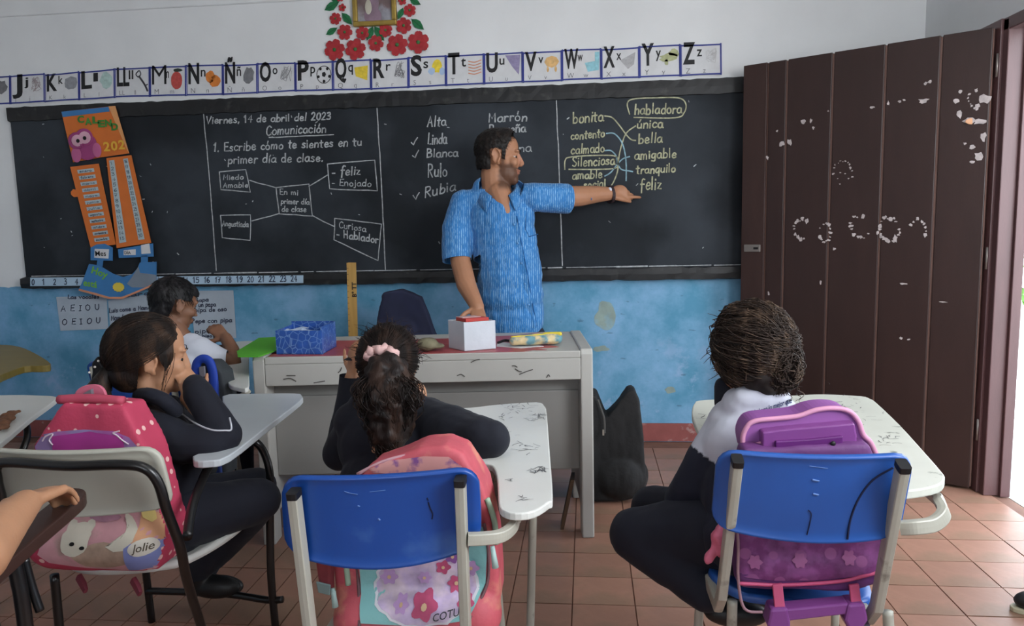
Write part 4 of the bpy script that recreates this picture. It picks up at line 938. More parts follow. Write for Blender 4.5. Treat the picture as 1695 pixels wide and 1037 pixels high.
# olive tablet chair by the wall
cg,w_=simple_chair('chair with an olive wooden tablet against the blue wall, far left',-3.45,3.35,.2,mat('dark_chair','2a3038',.6),M_blk)
tablet(cg,[(-60,600),(-50,573),(0,571),(32,574),(60,586),(84,602),(70,606),(40,607),(5,620),(-30,632)],.72,mat('olive_wood','7a6b35',.5,var=.1,vscale=5,stretch=(1,8,1)),.03)
rtube(cg,[V((-3.2,3.5,.4)),V((-3.15,3.6,.6)),V((-3.25,3.75,.69))],'arm_support',M_blk)
# boy's chair
cbx,w_=simple_chair('blue school chair of the writing boy with a white tablet touching the teacher desk',-1.78,2.93,.0,M_blu,M_tub)
tablet(cbx,[(374,630),(380,637),(392,641),(411,641),(412,610),(413,580),(425,566),(400,565),(380,568),(360,575),(340,600),(352,625)],.715,M_tab)
rtube(cbx,[V((-1.59,2.78,.5)),V((-1.48,2.75,.56)),PZ(402,655,.66),PZ(412,646,.68)],'arm_rail',M_tub,.012)
# foreground brown tablet chair (mostly outside the frame)
cw,w_=simple_chair('school chair with dark brown wooden tablet in the bottom left foreground',-1.33,.78,-.15,mat('dark_chair','2a3038',.6),M_blk)
zf=.755
tablet(cw,[(-70,985),(-40,930),(0,900),(60,850),(112,812),(128,808),(140,811),(141,820),(122,838),(60,890),(0,942),(-40,975)],zf,mat('dark_brown_wood','3b2722',.45,var=.15,vscale=5,stretch=(3,1,3)),.026)
rtube(cw,[PY(22,925,1.18),PY(30,960,1.18),PY(42,1037,1.18),PY(46,1037,1.18)-V((0,0,.45))],'front_post',M_blk,.013); rtube(cw,[PY(40,925,1.2),PY(52,970,1.2),PY(66,1012,1.2)],'brace',M_blk,.008)

# ================================================================= TEACHER'S CHAIR WITH A NAVY SHIRT OVER IT
tcg=thing('teacher_chair','chair behind the desk with a navy garment draped over its back','chair',(-.93,3.75,0))
Yt=3.86
bl=Blob(); P_=lambda x,y,dy=0: PY(x,y,Yt+dy)
bl.prism([P_(x,y,-.035) for x,y in ((634,484),(664,480),(696,492),(708,520),(722,560),(728,640),(612,640),(618,570),(624,520))],(0,.07,0))
bl.cap(P_(640,492),P_(688,499),.03,.03); bl.el(P_(668,560),(.13,.055,.16))
link('draped_garment',fuse(bl,.008,5,disp=folds(.008,9,(1,1,.3))),mat('navy_cloth','1c2038',.85,var=.15,vscale=12,sheen=0),tcg)
for x in (-1.1,-.75):
    for y in (3.6,3.9): rtube(tcg,[V((x,y,.45)),V((x,y,.2)),V((x,y,0))],'leg',M_blk,.012)
seat(tcg,[V((-1.13,3.58,.46)),V((-.72,3.58,.46)),V((-.72,3.9,.46)),V((-1.13,3.9,.46))],mat('dark_chair','2a3038',.6))
# ================================================================= BLACK BAG ON THE FLOOR
bgY=3.42; bl=Blob()
M_bbag=mat('black_bag_fabric','1a1a1b',.8,var=.25,vscale=14,bump=.3,bscale=80)
out=[(977,690),(986,690),(998,716),(1004,726),(1014,714),(1038,684),(1048,682),(1055,698),(1062,760),(1067,830),(1060,852),(1030,860),(977,858)]
q=[PY(x,y,bgY) for x,y in out]; zmin=min(p.z for p in q); 
for p in q: p.z-=zmin-.012
bl.prism([p+V((0,-.085,0)) for p in q],(0,.15,0)); bl.el(((q[0].x+q[9].x)/2+.01,bgY-.03,.12),(.13,.10,.12))
bg_=thing('black_bag','tall black fabric bag leaning on the floor beside the right end of the teacher desk','bag',(.16,bgY,0))
link('bag_body',fuse(bl,.006,10,disp=folds(.008,11)),M_bbag,bg_)
dz=-zmin+.012; mb=MB(); mb.tube(crom([PY(990,705,bgY-.1)+V((0,0,dz)),PY(1000,735,bgY-.11)+V((0,0,dz)),PY(1001,760,bgY-.115)+V((0,0,dz))],5),.005,6); mb.build('zipper',mat('zip_grey','5b5a58',.4,metal=.6),bg_)
mb=MB().box(tuple(PY(999,757,bgY-.122)+V((-.004,0,dz-.02))),tuple(PY(999,757,bgY-.122)+V((.004,.004,dz+.006)))); mb.build('zip_pull',mat('zip_silver','a9a59b',.3,metal=.7),bg_)
# piece of brown board leaning inside the desk foot
bo=MB().prism([V((-.125,3.03,.0)),V((-.11,3.03,.0)),V((-.062,3.03,.22)),V((-.077,3.03,.22))],(0,.10,0)).build('wood_board',mat('brown_board','5b4635',.7,var=.2,vscale=8)); tag(bo,'narrow brown board leaning inside the right foot of the teacher desk','board')
# shoe at the right edge
c=PZ(1688,1012,0.0); bl=Blob(); bl.el(c+V((.05,0,.035)),(.07,.042,.032)); bl.el(c+V((.14,0,.045)),(.09,.04,.042)); bl.cap(c+V((.2,0,.05)),c+V((.21,0,.085)),.04,.036)
sh=thing('shoe','black shoe with a pale sole at the right edge of the floor','shoe',tuple(c))
link('upper',fuse(bl,.005,4,cuts=[(c+V((.2,0,.085)),(0,0,1),.08)]),mat('shoe_black','1b1b1c',.45,var=.1),sh)
mb=MB(); ring=[c+V((.115+.145*math.cos(a),.043*math.sin(a)*(1 if math.cos(a)>0 else 1.1),.0)) for a in [2*PI*i/28 for i in range(28)]]; mb.prism(ring,(0,0,.016)); mb.build('sole',mat('shoe_sole','b3ac92',.6),sh,bevel=.003)
# ================================================================= BACKPACKS
def bvh(o):
    dg=bpy.context.evaluated_depsgraph_get(); return BVHTree.FromObject(o,dg)
def decal(bv,pts,name,m,parent,off=.0015,rings=9,off_dir=None):
    # flat print laid on the surface of a bag: star-shaped outline in px, dropped on the real surface along the view-independent +Y axis
    k_=max(1,math.ceil(40/len(pts))) if rings>4 else 1; P0=[V(p) for p in pts]; pts=[P0[i].lerp(P0[(i+1)%len(P0)],j/k_) for i in range(len(P0)) for j in range(k_)]
    n=len(pts); c=sum(pts,V((0,0,0)))/n; vs=[c]; 
    for r in range(1,rings+1): vs+=[c.lerp(V(p),r/rings) for p in pts]
    out=[]; bad=set()
    for v in vs:
        h=bv.ray_cast(V((v.x,v.y-.35,v.z)),V((0,1,0)))
        if h[0] is not None and abs(h[0].y-v.y)<.3 and h[1].y<-.12: out.append(h[0]+V((0,-off,0)))
        else: bad.add(len(out)); out.append(V((v.x,v.y,v.z)))
    fs=[(0,1+(i+1)%n,1+i) for i in range(n)]
    for r in range(rings-1): fs+=[(1+r*n+i,1+r*n+(i+1)%n,1+(r+1)*n+(i+1)%n,1+(r+1)*n+i) for i in range(n)]
    fs=[f for f in fs if not bad.intersection(f)] or fs
    return MB().add(out,fs).build(name,m,parent,smooth=True)
def ovalpx(cx,cy,rx,ry,Y,n=20,wob=0,seed=1,lobes=0):
    rs=random.Random(seed); out=[]
    for i in range(n):
        a=2*PI*i/n; k=1+rs.uniform(-wob,wob)+(.18*math.cos(lobes*a) if lobes else 0); out.append(PY(cx+math.cos(a)*rx*k,cy+math.sin(a)*ry*k,Y))
    return out
def dtext(bv,s,x,y,h,wid,Y,m,parent,slope=0,bold=0.0):
    mb=MB(); vs,fs=font_mesh(s,bold); x0=min(v.x for v in vs); x1=max(v.x for v in vs); out=[]
    for v in vs:
        p=PY(x+(v.x-x0)/(x1-x0)*wid,y-v.y*h+slope*(v.x-x0)/(x1-x0)*wid,Y); q=bv.ray_cast(V((p.x,p.y-.35,p.z)),V((0,1,0)))
        out.append((q[0] if q[0] is not None and abs(q[0].y-p.y)<.3 else p)+V((0,-.0035,0)))
    o=MB().add(out,fs).build('print_text',m,parent); o['kind']='stuff'; return o
# ---- pink backpack on the cream chair
M_pkp=mat('pink_bag_fabric','b23e58',.7,var=.1,vscale=10,bump=.2,bscale=120,sheen=.03)
def dots(m,scale,c,th=.12):
    t=m.node_tree;N=t.nodes;L=t.links; co=[n for n in N if n.type=='TEX_COORD'][0]; v=N.new('ShaderNodeTexVoronoi'); v.inputs['Scale'].default_value=scale; v.inputs['Randomness'].default_value=.35; L.new(co.outputs['Object'],v.inputs['Vector'])
    r=N.new('ShaderNodeMapRange'); r.inputs[1].default_value=th+.03; r.inputs[2].default_value=th; L.new(v.outputs['Distance'],r.inputs[0]); b=N['Principled BSDF']; s=b.inputs['Base Color'].links[0].from_socket
    mx=N.new('ShaderNodeMix'); mx.data_type='RGBA'; L.new(r.outputs[0],mx.inputs[0]); L.new(s,mx.inputs[6]); mx.inputs[7].default_value=lin(c); L.new(mx.outputs[2],b.inputs['Base Color']); return m
M_pkd=dots(mat('pink_dotted_fabric','bb3f5c',.7,var=.08,bump=.2,bscale=120),30,'e6b9b4',.2)
bp=thing('backpack','pink dotted school backpack with Jolie print hanging inside the cream chair','backpack',(-1.26,1.72,.42))
bl=Blob(); Yp=1.70
bl.prism([PY(x,y,Yp+.0) for x,y in ((62,938),(262,948),(278,880),(240,745),(202,672),(104,668),(56,735),(44,860))],(0,.10,0))
bl.cap(PY(95,895,Yp+.03),PY(238,900,Yp+.03),.07,.07); bl.cap(PY(98,775,Yp+.05),PY(205,775,Yp+.05),.055,.055); bl.cap(PY(125,700,Yp+.06),PY(180,698,Yp+.06),.035,.035)
bbody=link('bag_body',fuse(bl,.007,9,disp=folds(.004,12)),M_pkd,bp); bv=bvh(bbody)
decal(bv,[PY(x,y,Yp) for x,y in ((48,740),(60,722),(95,714),(140,711),(190,713),(215,724),(232,745),(230,775),(60,775))],'purple_panel',mat('bag_purple_print','a05a9c',.6,var=.15,vscale=20,c2='8d79a8',c2s=14,c2t=.5),bp)
decal(bv,[PY(x,y,Yp) for x,y in ((88,722),(150,714),(205,722),(212,760),(90,762))],'magenta_panel',mat('bag_magenta_print','a4368a',.6,var=.08),bp,.0028)
mb=MB()
for pts in (((72,730),(78,722),(90,718),(84,728),(90,736)),((215,735),(205,728),(196,720),(190,716),(200,713))): mb.tube(crom([bv.ray_cast(PY(x,y,Yp)-V((0,.35,0)),V((0,1,0)))[0]+V((0,-.003,0)) for x,y in pts],4),.002,5)
mb.build('white_scroll_print',mat('scroll_white','d3c3d0',.6),bp,kind='stuff')
mb=MB(); mb.tube(crom([PY(127,672,Yp+.06),PY(134,652,Yp+.06),PY(150,645,Yp+.06),PY(166,648,Yp+.06),PY(172,672,Yp+.06)],5),.013,8,sq=(1,.4)); mb.build('carry_handle',mat('pink_strap','c2657c',.6),bp)
MB().prism([PY(x,y,Yp+.045) for x,y in ((137,652),(150,645),(152,656),(138,660))],(0,.01,0)).build('handle_patch',mat('grey_patch','6f6d76',.6),bp)
MB().tube(crom([PY(98,662,Yp+.02),PY(150,660,Yp+.015),PY(205,664,Yp+.02)],4),.012,8).build('top_piping',mat('rose_piping','b9485f',.6),bp,smooth=True)
pk=[PY(x,y,Yp-.06) for x,y in ((115,850),(95,868),(60,900),(52,925),(70,940),(150,955),(235,960),(250,950),(254,900),(252,850),(190,846))]
pocket=decal(bv,pk,'front_print',mat('bag_print_pink','c18f96',.6,var=.15,vscale=14,c2='a98a86',c2s=16,c2t=.55),bp,.002)
decal(bv,ovalpx(112,903,24,25,Yp-.06,18,.06),'kitten_print',mat('print_cream','c9c4b4',.7,var=.06),bp,.004); decal(bv,ovalpx(160,928,50,22,Yp-.06,20,.06),'fur_print',mat('print_fur','a08877',.7,var=.25,vscale=30),bp,.0032)
for x in (98,128): decal(bv,ovalpx(x,884,8,10,Yp-.06,8,.05),'kitten_print',mat('print_cream','c9c4b4',.7),bp,.0042,3)
for x,y in ((110,907),(128,913)): decal(bv,ovalpx(x,y,4.5,3,Yp-.06,10),'kitten_eye',mat('blackish','101010',.5),bp,.0065,2)
decal(bv,[PY(x,y,Yp-.06) for x,y in ((185,862),(196,870),(208,890),(208,905),(196,918),(180,920),(165,912),(188,900),(192,885),(184,872))],'tail_print',mat('print_cream','c9c4b4',.7),bp,.0045)
decal(bv,ovalpx(150,866,26,14,Yp-.06,16,.2),'flower_print',mat('print_mauve','a2788a',.7,var=.2,vscale=40),bp,.004)
decal(bv,[PY(x,y,Yp-.06) for x,y in ((212,862),(250,862),(252,912),(205,912))],'peach_print',mat('print_peach','cf9c78',.7,var=.1),bp,.004)
decal(bv,ovalpx(226,862,14,16,Yp-.06,10,.25),'star_print',mat('print_yellow','d8c47c',.7),bp,.0052)
decal(bv,[PY(x,y,Yp-.06) for x,y in ((196,915),(206,908),(252,908),(252,935),(240,957),(200,956),(198,935))],'blue_print',mat('print_periwinkle','7a83b8',.7,var=.06),bp,.0046)
decal(bv,ovalpx(224,916,21,13,Yp-.06,18),'name_oval',mat('print_white','cdc8bd',.7),bp,.006)
dtext(bv,'Jolie',211,921,17,27,Yp-.06,mat('print_brown','4f4638',.7),bp,bold=.01).location.y=-.004
# straps hanging below
for x,y in ((130,955),(220,960)): MB().tube([PY(x,y,1.74),PY(x+8,y+14,1.73),PY(x+12,y+24,1.72)],[.012,.012,.009],8,sq=(1,.5)).build('strap',mat('dark_pink_strap','7d3443',.7),bp)
# ---- teal backpack on the middle chair
bm=thing('backpack','teal and coral school backpack with flower print hanging inside the middle blue chair','backpack',(-.42,1.7,.42)); Yp=1.57
bl=Blob()
bl.prism([PY(x,y,Yp+.02) for x,y in ((548,925),(560,1080),(800,1075),(826,1000),(822,900),(800,810),(765,752),(735,740),(690,746),(610,775),(560,830))],(0,.12,0))
bl.cap(PY(600,1020,Yp+.03),PY(780,1015,Yp+.03),.07,.07); bl.cap(PY(620,870,Yp+.07),PY(770,860,Yp+.07),.06,.06)
M_cor=mat('coral_bag_fabric','bd5560',.6,var=.12,vscale=14,bump=.2,bscale=120,c2='cf8a74',c2s=10,c2t=.6)
bb_=link('bag_body',fuse(bl,.007,9,disp=folds(.003,12)),M_cor,bm); bv=bvh(bb_); Yq=1.5
decal(bv,[PY(x,y,Yq) for x,y in ((572,925),(578,1000),(590,1045),(700,1050),(770,1040),(795,1000),(797,940),(790,900),(690,890),(590,900))],'teal_pocket',mat('teal_bag_fabric','7db4b4',.55,var=.06,vscale=8,bump=.2,bscale=100),bm,.004,16)
for pts,nm,m_ in ((((570,900),(568,940),(574,1000),(588,1050)),'pocket_piping',mat('piping_dark','6b4b50',.6)),(((792,895),(799,940),(797,1000),(770,1045)),'pocket_piping',mat('piping_dark','6b4b50',.6)),(((592,785),(640,762),(700,750),(745,752),(775,775)),'top_piping',mat('piping_pink','cf9fa8',.6)),(((806,825),(818,860),(822,900)),'mint_piping',mat('piping_mint','a5bfa6',.6)),(((549,920),(552,960),(556,1000)),'mint_piping',mat('piping_mint','a5bfa6',.6))):
    q=[]
    for x,y in pts:
        p=PY(x,y,Yq); h=bv.ray_cast(p-V((0,.3,0)),V((0,1,0))); q.append((h[0] if h[0] is not None else PY(x,y,Yq+.1))+V((0,-.003,0)))
    MB().tube(crom(q,5),.004 if 'mint' not in nm else .007,6).build(nm,m_,bm,smooth=True)
decal(bv,[PY(x,y,Yq+.08) for x,y in ((600,783),(640,766),(700,757),(742,758),(765,775),(700,790))],'floral_top_print',mat('floral_top','c98f8b',.6,var=.1,c2='7d4d86',c2s=34,c2t=.58),bm,.003)
# generic printed flowers (the printed characters are left out)
M_lil=mat('print_lilac','b18fbd',.6,var=.12,vscale=30); M_ros=mat('print_rose','b04a6c',.6,var=.15,vscale=30); M_wh=mat('print_outline_white','cfcfd6',.6)
decal(bv,ovalpx(694,995,92,56,Yq,40,.05,3),'white_print_outline',M_wh,bm,.0055,18)
decal(bv,ovalpx(694,995,87,52,Yq,40,.05,3),'lilac_print',mat('print_pale_lilac','b9a6c6',.6,var=.25,vscale=22,c2='c9b7c4',c2s=14,c2t=.52),bm,.0068,18)
for i,(x,y,r,m_) in enumerate(((695,1022,20,M_ros),(745,995,14,M_ros),(645,955,12,M_ros),(628,985,14,M_lil),(722,968,12,M_ros),(655,1020,12,M_lil),(770,970,13,M_lil),(690,985,11,M_lil),(738,950,12,mat('print_violet','7d4d8d',.6)),(765,1018,13,M_ros))):
    decal(bv,ovalpx(x,y,r,r*.9,Yq,30,.03,i,5+i%2),'flower_print',m_,bm,.009,4); decal(bv,ovalpx(x,y,r*.25,r*.25,Yq,8),'flower_heart',mat('print_yellowish','c9a987',.6),bm,.011,2)
dtext(bv,'COTURE',712,1041,15,62,Yq,mat('print_dark','3b3a44',.6),bm,slope=-.22,bold=.01).location.y=-.008
for x0,y0,x1,y1 in ((551,975,555,1005),(815,905,820,940)):
    p,q=PY(x0,y0,Yq+.06),PY(x1,y1,Yq+.06)
    MB().tube([p,q],[.005,.008],8).build('zip_pull',mat('mint_rubber','a9c6c2',.5),bm,smooth=True)
MB().prism([PY(x,y,1.56) for x,y in ((520,925),(548,925),(548,985),(528,980))],(0,.03,0)).build('side_pocket',mat('dark_red_mesh','7d3339',.7,var=.2,vscale=30),bm,bevel=.008)
MB().prism([PY(x,y,1.56) for x,y in ((524,962),(548,968),(548,985),(528,980))],(0,-.006,0)).build('side_pocket_band',mat('grey_teal','7f9493',.7),bm,bevel=.002)
# ---- purple trolley backpack on the right chair
bt=thing('trolley_backpack','purple trolley backpack with wavy top flap and pull handle on the right chair','backpack',(.52,1.8,.36)); Yp=1.66
M_pur=mat('purple_bag_fabric','5f3268',.6,var=.1,vscale=12,bump=.2,bscale=110); M_lav=mat('light_purple_flap','8a5294',.55,var=.05,vscale=6)
bl=Blob()
bl.prism([PY(x,y,Yp) for x,y in ((1222,974),(1275,980),(1420,980),(1472,964),(1484,900),(1470,800),(1440,735),(1230,745),(1212,870))],(0,.06,0)); bl.cap(PY(1262,925,Yp+.05),PY(1425,922,Yp+.05),.06,.06)
tb_=link('bag_body',fuse(bl,.007,9,disp=folds(.004,10)),M_pur,bt); bv=bvh(tb_)
fl=[(1233,746),(1229,720),(1236,700),(1250,690),(1285,686),(1320,682),(1350,672),(1380,669),(1405,674),(1420,690),(1428,712),(1440,725),(1450,746)]
fp_=[PY(x,y+7,Yp+.05) for x,y in fl]; MB().prism(crom(fp_,4),(0,.09,0)).build('top_flap',M_lav,bt,bevel=.006)
MB().tube(crom([p+V((0,-.002,0)) for p in fp_],5),.006,8).build('flap_piping',mat('pink_piping','c58aa6',.5),bt,smooth=True)
MB().tube(crom([PY(x,y,Yp+.04) for x,y in ((1238,741),(1262,733),(1300,728))],4),.004,6).build('flap_piping',mat('pink_piping','c58aa6',.5),bt,smooth=True)
MB().prism([PY(x,y,Yp+.02) for x,y in ((1262,716),(1300,711),(1360,706),(1415,701),(1419,725),(1418,760),(1262,765))],(0,.04,0)).build('handle_housing',mat('purple_plastic','78407f',.35,var=.04),bt,bevel=.004)
MB().prism([PY(x,y,Yp+.012) for x,y in ((1284,731),(1340,728),(1396,722),(1396,760),(1284,762))],(0,.02,0)).build('handle_recess',mat('dark_purple_plastic','5c2366',.4),bt,bevel=.003)
MB().ell(PY(1379,735,Yp+.008),(.006,.004,.006)).build('snap_button',mat('blackish','101010',.5),bt,smooth=True)
Yq=Yp-.02
fab=dots(mat('flower_pattern_fabric','6b3166',.65,var=.3,vscale=26,c2='7d447a',c2s=30,c2t=.5),17,'8d5183',.22)
decal(bv,[PY(x,y,Yq) for x,y in ((1225,850),(1330,850),(1462,850),(1462,900),(1458,958),(1400,960),(1350,967),(1290,968),(1224,962),(1223,900))],'patterned_pocket',fab,bt,.003,8)
dtext(bv,'SURPRISE',1318,900,9,74,Yq,mat('logo_pink','a3557f',.6),bt,bold=.02)
for x,y in ((1252,936),(1326,932),(1408,927)): decal(bv,ovalpx(x,y,11,11,Yq,24,.05,x,6),'flower_print',mat('print_pink_glow','9b5a8a',.6),bt,.006,3)
def onb(pts,off=.004,Y_=Yq):
    q=[]
    for x,y in pts:
        p=PY(x,y,Y_); h=bv.ray_cast(p-V((0,.3,0)),V((0,1,0))); q.append((h[0] if h[0] is not None and abs(h[0].y-p.y)<.2 else p)+V((0,-off,0)))
    return q
MB().tube(crom(onb(((1222,965),(1290,975),(1350,972),(1400,966),(1430,958),(1470,950))),5),.0045,6).build('pink_trim',mat('pink_trim','b84a70',.5),bt,smooth=True)
MB().tube(crom([PY(x,y,Yq-.005) for x,y in ((1218,870),(1222,900),(1222,960),(1232,1008),(1262,1014))],5),.0035,6).build('side_piping',mat('tan_piping','8f6d76',.6),bt,smooth=True)
for x in (1288,1415):
    MB().prism([p for p in onb(((x-8,972),(x+9,970),(x+11,1015),(x-6,1020)),.012)],(0,.008,0)).build('base_strap',mat('pink_trim','b84a70',.5),bt,bevel=.002)
Yw=Yp-.03
MB().prism([PY(x,y,Yw) for x,y in ((1300,1010),(1405,1000),(1405,1018),(1300,1030))],(0,.04,0)).build('base_bar',mat('purple_plastic','78407f',.35),bt,bevel=.004)
for x,y in ((1290,1022),(1418,1014)):
    MB().prism([PY(x-14,y-12,Yw-.005),PY(x+14,y-14,Yw-.005),PY(x+20,y+14,Yw-.005),PY(x+10,y+30,Yw-.005),PY(x-12,y+32,Yw-.005),PY(x-20,y+14,Yw-.005)],(0,.05,0)).build('corner_foot',mat('purple_plastic','78407f',.35),bt,bevel=.006)
    c=PY(x+8,y+36,Yw+.03); MB().tube([c-V((.014,0,0)),c+V((.014,0,0))],.032,16).build('wheel',mat('wheel_dark','2b1f2d',.5),bt,bevel=.003)
bl=Blob(); 
for a,b,r0,r1 in (((1200,872),(1190,890),.012,.02),((1190,890),(1196,915),.02,.013),((1186,885),(1182,915),.01,.008),((1180,915),(1172,925),.01,.012)): bl.cap(PY(*a,1.66),PY(*b,1.66),r0,r1)
link('gathered_strap',fuse(bl,.004,3,disp=folds(.005,40)),mat('pink_strap2','c0627c',.6,var=.2,vscale=30),bt)
# ---- blue backpack of the boy
b4=thing('backpack','blue and grey backpack behind the writing boy with a blue carry loop','backpack',(-1.66,2.62,.45)); Yp=2.66
bl=Blob(); bl.prism([PY(x,y,Yp) for x,y in ((325,790),(375,790),(376,680),(368,620),(350,600),(325,600),(300,640),(300,790))],(0,.1,0)); bl.cap(PY(330,640,Yp+.03),PY(345,760,Yp+.03),.07,.08)
link('bag_body',fuse(bl,.008,8,disp=folds(.004,10)),mat('charcoal_bag_fabric','33373b',.8,var=.1,bump=.2,bscale=90),b4)
MB().tube(crom([PY(x,y,Yp-.03) for x,y in ((324,625),(326,602),(336,594),(347,600),(353,622),(354,655))],5),.016,8,sq=(1,.6)).build('carry_loop',mat('royal_blue_strap','1c3ea0',.6),b4,smooth=True)
MB().prism([PY(x,y,Yp-.05) for x,y in ((329,608),(338,607),(339,624),(330,625))],(0,.01,0)).build('grey_patch',mat('grey_patch','6f6d76',.6),b4,bevel=.002)
MB().prism([PY(x,y,Yp-.015) for x,y in ((335,625),(358,630),(366,790),(330,790))],(0,.03,0)).build('blue_panel',mat('navy_panel','243a78',.6),b4,bevel=.006)

# ================================================================= PEOPLE
def setcol(me,fn):
    at=me.color_attributes.new('Col','FLOAT_COLOR','POINT'); buf=[]
    for v in me.vertices: buf+=list(fn(v.co))
    at.data.foreach_set('color',buf)
def skinmat(name): return mat(name,'b08060',.5,var=.05,vscale=18,attr=True,sss=.08,bump=.08,bscale=160,spec=.35)
def frame(F,U):
    F=V(F).normalized(); S=F.cross(V(U)).normalized(); U=S.cross(F); return Matrix((S,F,U)).transposed()
def head(bl,c,Mx,s,child=False):
    w=lambda x,y,z:V(c)+Mx@V((x*s,y*s,z*s))
    E=lambda p,r,rot=None: bl.el(w(*p),tuple(q*s for q in r),Mx@rot if rot else Mx)
    E((0,-.015,.035),(.074,.093,.085)); E((0,.03,.045),(.063,.052,.06)); E((0,.032,-.02),(.058,.055,.06))
    if child: E((0,.03,-.055),(.052,.05,.045)); E((0,.065,-.083),(.02,.018,.016))
    else: E((0,.03,-.065),(.056,.058,.050)); E((0,.064,-.092),(.030,.024,.024)); E((0,.02,-.09),(.045,.05,.035))
    bl.cap(w(0,.080,.018),w(0,.099 if not child else .093,-.020),.009*s,.0115*s)
    for q in (-1,1):
        E((.0125*q,.094,-.027),(.010,.011,.0085)); E((.028*q,.076,.031),(.022,.012,.008)); E((.034*q,.060,-.018),(.025,.024,.024))
        E((.030*q,.068,.0145),(.0145,.0135,.007))
        R_=Matrix.Rotation(.35*q,3,'Z')@Matrix.Rotation(-.15,3,'X')
        E((.075*q,-.010,.0),(.007,.019,.031),R_)
        ear=[w(.084*q,-.010+.018*math.cos(a)-.004*abs(math.sin(a)),.004+.030*math.sin(a)) for a in [-.9+i*.5 for i in range(9)]]
        for a,b in zip(ear,ear[1:]): bl.cap(a,b,.0045*s,.0045*s,8)
        E((.078*q,.0,-.028),(.006,.008,.009))
    E((0,.085,-.052),(.022,.010,.0055)); E((0,.083,-.063),(.018,.010,.0065))
    return w
def face(parent,w,Mx,s,brow='1b1410',eyes=True):
    child=s<1.1
    mw=mat('eye_white','a8a09a',.3,var=0); mi=mat('eye_dark','1b120d',.15,var=0)
    for q in (-1,1):
        mb=MB(); c=w(.030*q,.0685,.006); mb.ell(w(.030*q,.0645,.005),(.0125*s,)*3,None,16,10); ey_o=mb.build('eye',mw,parent,smooth=True)
        mb=MB(); mb.ell(w(.0315*q,.0725,.004),(.0095*s,.0066*s,.0062*s),Mx,12,8); mb.build('iris',mi,ey_o,smooth=True)
        mb=MB(); mb.tube(crom([w(.013*q,.089,.030),w(.028*q,.0885,.037),w(.046*q,.074,.033)],4),[(.0012 if child else .0026)*s]*8+[.0010*s],6); mb.build('eyebrow',mat('brow_'+brow,brow,.8),parent,smooth=True)
def hand(bl,w,f,n,s=1,curl=.3,tcurl=.3,flip=1,cl=None):
    w,f,n=V(w),V(f).normalized(),V(n).normalized(); n=(n-f*n.dot(f)).normalized(); t=f.cross(n)*flip
    cl=cl or [curl]*4; M3=Matrix((t,f,n)).transposed()
    bl.el(w+f*.048*s,(.036*s,.05*s,.014*s),M3)
    ks=[w+f*a*s+t*b*s for a,b in ((.090,.030),(.094,.010),(.088,-.011),(.078,-.030))]
    for i,k in enumerate(ks):
        bl.cap(w+f*.012*s+t*(.016-.011*i)*s,k,.013*s,.0105*s,10)
        L_=(.074,.082,.076,.060)[i]*s; d=f.copy(); p=k; r=(.0095,.0098,.0093,.0082)[i]*s
        for j,fr in enumerate((.45,.31,.24)):
            a=cl[i]*(.8,1.1,.8)[j]; d=Matrix.Rotation(a,3,t.cross(V((0,0,0)))) @d if False else (Matrix.Rotation(-a*flip*1.0,3,t)@d)
            # bend towards the palm (-n)
            if j==0 and (d-f).dot(n)>0: d=Matrix.Rotation(2*a*flip,3,t)@d
            q=p+d*L_*fr; bl.cap(p,q,r,r*.9,10); p=q; r*=.9
            d0=d
    b=w+f*.016*s+t*.022*s; d=(f*.5+t*.85).normalized() if tcurl<.8 else (f*.9+t*.4).normalized(); p=b; r=.0135*s
    for j,l in enumerate((.042,.033,.026)):
        q=p+d*l*s; bl.cap(p,q,r,r*.86,10); p=q; r*=.86; d=(d+f*(.45 if j==0 else .25)-n*tcurl*.5-t*tcurl*.3).normalized()
def person(label,bl,vox,colfn,skm,sm=4,group=None,cuts=()):
    me=fuse(bl,vox,sm,cuts=cuts); setcol(me,colfn); o=link('person',me,skm); tag(o,label,'person'); return o
def cloth(parent,name,bl,vox,m,sm=5,cuts=(),keep=None,disp=None):
    me=fuse(bl,vox,sm,cuts=cuts,keep=keep,disp=disp); return link(name,me,m,parent)
def C(*lst,dy=0): return [(PY(x,y,Y+dy),r) for x,y,Y,r in lst]
